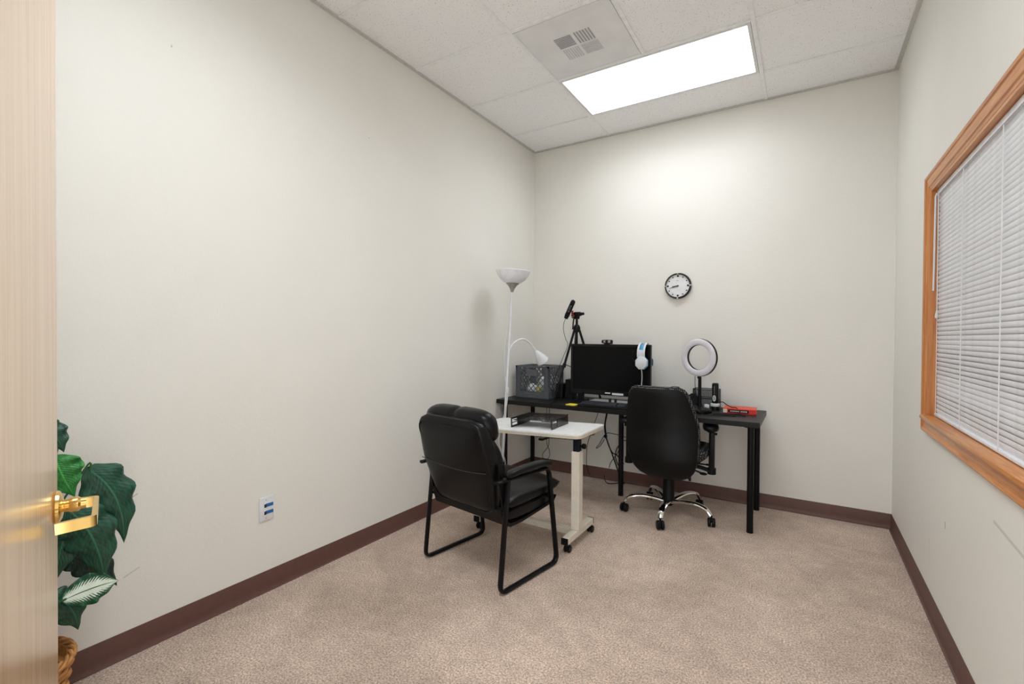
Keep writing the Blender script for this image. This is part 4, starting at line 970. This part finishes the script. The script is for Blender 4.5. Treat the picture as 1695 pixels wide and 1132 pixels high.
obj('hub', xf(lathe([(0, .022), (.005, .022), (.005, .0275), (0, .0285)], 14), cm_), 'socket_dark', ck)
obj('dial_print', xf(b2(-.010, .006, .041, .044, .0199, .0206), cm_), 'print_grey', ck)
# ---- data plate on the left wall
dp = thing('data_outlet', 'white wall plate with two blue data jacks, low on the left wall', 'outlet', (0, -2.66, .409))
obj('plate', b2(0, .007, -.036, .036, -.058, .058, .003, 2), 'white_plastic', dp)
for z in (.0, -.035):
    zc = z+.017
    obj('jack', [b2(.0068, .0085, -.005, .032, zc-.008, zc+.008)], 'jack_blue', dp)
    obj('port', [b2(.0068, .0090, -.013, -.003, zc-.010, zc+.006)], 'socket_dark', dp)
for z in (-.044, .044): obj('screw', lathe([(0, 0), (.003, 0), (.002, .0015), (0, .0016)], 10, Matrix.Translation((.007, -.004, z)) @ Matrix.Rotation(PI/2, 4, 'Y')), 'silver', dp)
# ---- power outlets on the back wall
def outlet(x, z, label):
    t = thing('power_outlet', label, 'outlet', (x, 0, z), group='power outlets under the desk')
    obj('plate', b2(-.036, .036, -.006, 0, -.058, .058, .002, 2), 'white_plastic', t)
    for dz in (-.020, .020):
        rc = obj('receptacle', xf(prism([(p, q) for p, q in (sellipse(2*PI*j/20, .017, .014, 3) for j in range(20))], 0, .0075), Matrix.Translation((0, 0, dz)) @ Matrix.Rotation(PI/2, 4, 'X')), 'white_plastic', t)
        obj('slot', [b2(-.007, -.005, -.0081, -.007, dz-.002, dz+.007), b2(.005, .007, -.0081, -.007, dz-.002, dz+.007), b2(-.002, .002, -.0081, -.007, dz-.010, dz-.006)], 'socket_dark', rc)
outlet(.752, .408, 'white power outlet with a black plug, left of the middle desk leg')
outlet(.935, .408, 'white power outlet half hidden behind the middle desk leg')
pg = thing('power_plug', 'black round plug pushed into the left wall outlet', 'plug', (.752, -.009, .388))
obj('head', lathe([(0, 0), (.014, 0), (.015, .010), (.011, .022), (.006, .026), (0, .026)], 16, Matrix.Rotation(PI/2, 4, 'X')), 'black_plastic', pg)
obj('strain_relief', tube([(0, -.024, 0), (.004, -.034, -.004), (.010, -.040, -.012)], .0042, 8), 'black_plastic', pg)

# ================================================================== PLANT
pl = thing('potted_plant', 'leafy green plant in a straw basket behind the open door', 'plant', (.215, -3.585, 0))
PO = Vector((.215, -3.585, 0))
def bprof(z): return .098+.045*(z/.245)**.8
obj('basket_liner', lathe([(.0, .002), (.094, .002), (.136, .243), (.130, .243), (.126, .21), (0, .21)], 32), 'basket_straw', pl)
wv = []
for r in range(13):
    z = .010+.0185*r
    wv.append(tube([((bprof(z)+.0045*math.cos(12*a+r*PI))*math.cos(a), (bprof(z)+.0045*math.cos(12*a+r*PI))*math.sin(a), z) for a in (2*PI*i/72 for i in range(72))], .0050, 6, closed=True, r2=.0090))
obj('weave', wv, 'basket_straw', pl, kind='stuff')
rimg = []
for ph in range(3):
    rimg.append(tube([((.143+.007*math.cos(9*a+ph*2*PI/3))*math.cos(a), (.143+.007*math.cos(9*a+ph*2*PI/3))*math.sin(a), .246+.007*math.sin(9*a+ph*2*PI/3)) for a in (2*PI*i/90 for i in range(90))], .0055, 6, closed=True))
obj('basket_rim', rimg, 'basket_straw', pl)
obj('soil', lathe([(.128, .205), (.10, .214), (.0, .222)], 24), 'soil', pl)
def leaf(base, tip, width, face, bend, mt, wav=.10, fold=.18, peak=.42, name='leaf', lob=4.0, stem_from=(0, 0, .21)):
    B, Tp = Vector(base)-PO, Vector(tip)-PO
    fc = Vector(face).normalized(); n, m = 26, 8; v = []; uvs = []; f = []
    for i in range(n+1):
        s = i/n; ctr = B*(1-s)**2+(B*.5+Tp*.5+Vector(bend))*2*s*(1-s)+Tp*s*s
        t = (Tp-B)*1.0+Vector(bend)*2*(1-2*s); t.normalize()
        side = t.cross(fc).normalized(); nn = side.cross(t).normalized()
        if s < peak: w = math.sin(s/peak*PI/2)**.62
        else: w = max(0.0, math.cos((s-peak)/(1-peak)*PI/2))**1.15
        for j in range(-m, m+1):
            q = j/m; lobe = 1+wav*math.sin(lob*2*PI*s+(1.0 if j > 0 else 2.2))*abs(q)
            a = q*width/2*w*lobe
            h = -fold*abs(a)*(.5+abs(q)*.9)+.012*math.sin(lob*2*PI*s+(0 if j > 0 else 1.7))*abs(q)**2*w
            v.append(tuple(ctr+side*a+nn*h)); uvs.append((q, s))
    k = 2*m+1
    for i in range(n):
        for j in range(2*m): f.append((i*k+j, i*k+j+1, (i+1)*k+j+1, (i+1)*k+j))
    me = bpy.data.meshes.new(name); me.from_pydata(v, [], f); ul = me.uv_layers.new(name='leaf')
    for lp in me.loops: ul.data[lp.index].uv = uvs[lp.vertex_index]
    me.materials.append(M[mt])
    for p_ in me.polygons: p_.use_smooth = True
    o = bpy.data.objects.new(name, me); COL.objects.link(o); o.parent = pl
    so = o.modifiers.new('thickness', 'SOLIDIFY'); so.thickness = .0008
    S = Vector(stem_from); mid = (S+B)/2+Vector((-.01, -.03, .06)); mid.z = max(mid.z, .24)
    obj('stalk', tube(smooth_path([S, mid, B, B+(Tp-B)*.06+Vector(bend)*.10], 7), .0032, 6), 'stem_green', o)
    return o
FC = (.93, -.2, .35)
leaf((.235, -3.520, .985), (.235, -3.462, .882), .075, FC, (0, .012, .02), 'leaf_dark', wav=.05)
leaf((.24, -3.485, .880), (.24, -3.437, .733), .115, (.9, -.3, .35), (.02, -.02, .02), 'leaf_bright', wav=.04, fold=.1, peak=.38)
leaf((.245, -3.412, .822), (.25, -3.312, .538), .136, (.92, -.1, .38), (.02, .050, .050), 'leaf_dark', wav=.10, fold=.22, peak=.32)
leaf((.27, -3.470, .715), (.27, -3.372, .440), .138, (.95, -.25, .2), (.03, .028, .045), 'leaf_dark', wav=.09, fold=.25, peak=.40)
leaf((.23, -3.430, .700), (.235, -3.487, .470), .110, (.93, -.3, .2), (.03, -.02, .03), 'leaf_dark', wav=.05, fold=.2)
leaf((.18, -3.478, .560), (.19, -3.312, .372), .115, (.7, -.1, .7), (.0, .03, .055), 'leaf_deep', wav=.10, fold=.2, peak=.40)
leaf((.285, -3.482, .428), (.280, -3.336, .428), .096, (.93, -.3, .30), (.0, .0, .012), 'leaf_variegated', wav=.03, fold=.05, peak=.5)
leaf((.25, -3.515, .440), (.245, -3.432, .298), .105, (.85, .1, .5), (.02, .03, .05), 'leaf_dark', wav=.09, fold=.22, peak=.5)
leaf((.19, -3.62, .760), (.14, -3.80, .600), .150, (.7, -.3, .6), (.0, -.02, .05), 'leaf_dark')
leaf((.26, -3.60, .640), (.40, -3.70, .480), .140, (.8, -.2, .6), (.02, .0, .06), 'leaf_dark')
leaf((.20, -3.66, .480), (.22, -3.82, .360), .120, (.6, -.4, .7), (.0, -.02, .05), 'leaf_variegated', wav=.04, fold=.1)
leaf((.20, -3.60, .90), (.17, -3.74, 1.02), .10, (.8, .2, .5), (.0, .0, .04), 'leaf_bright', wav=.05)
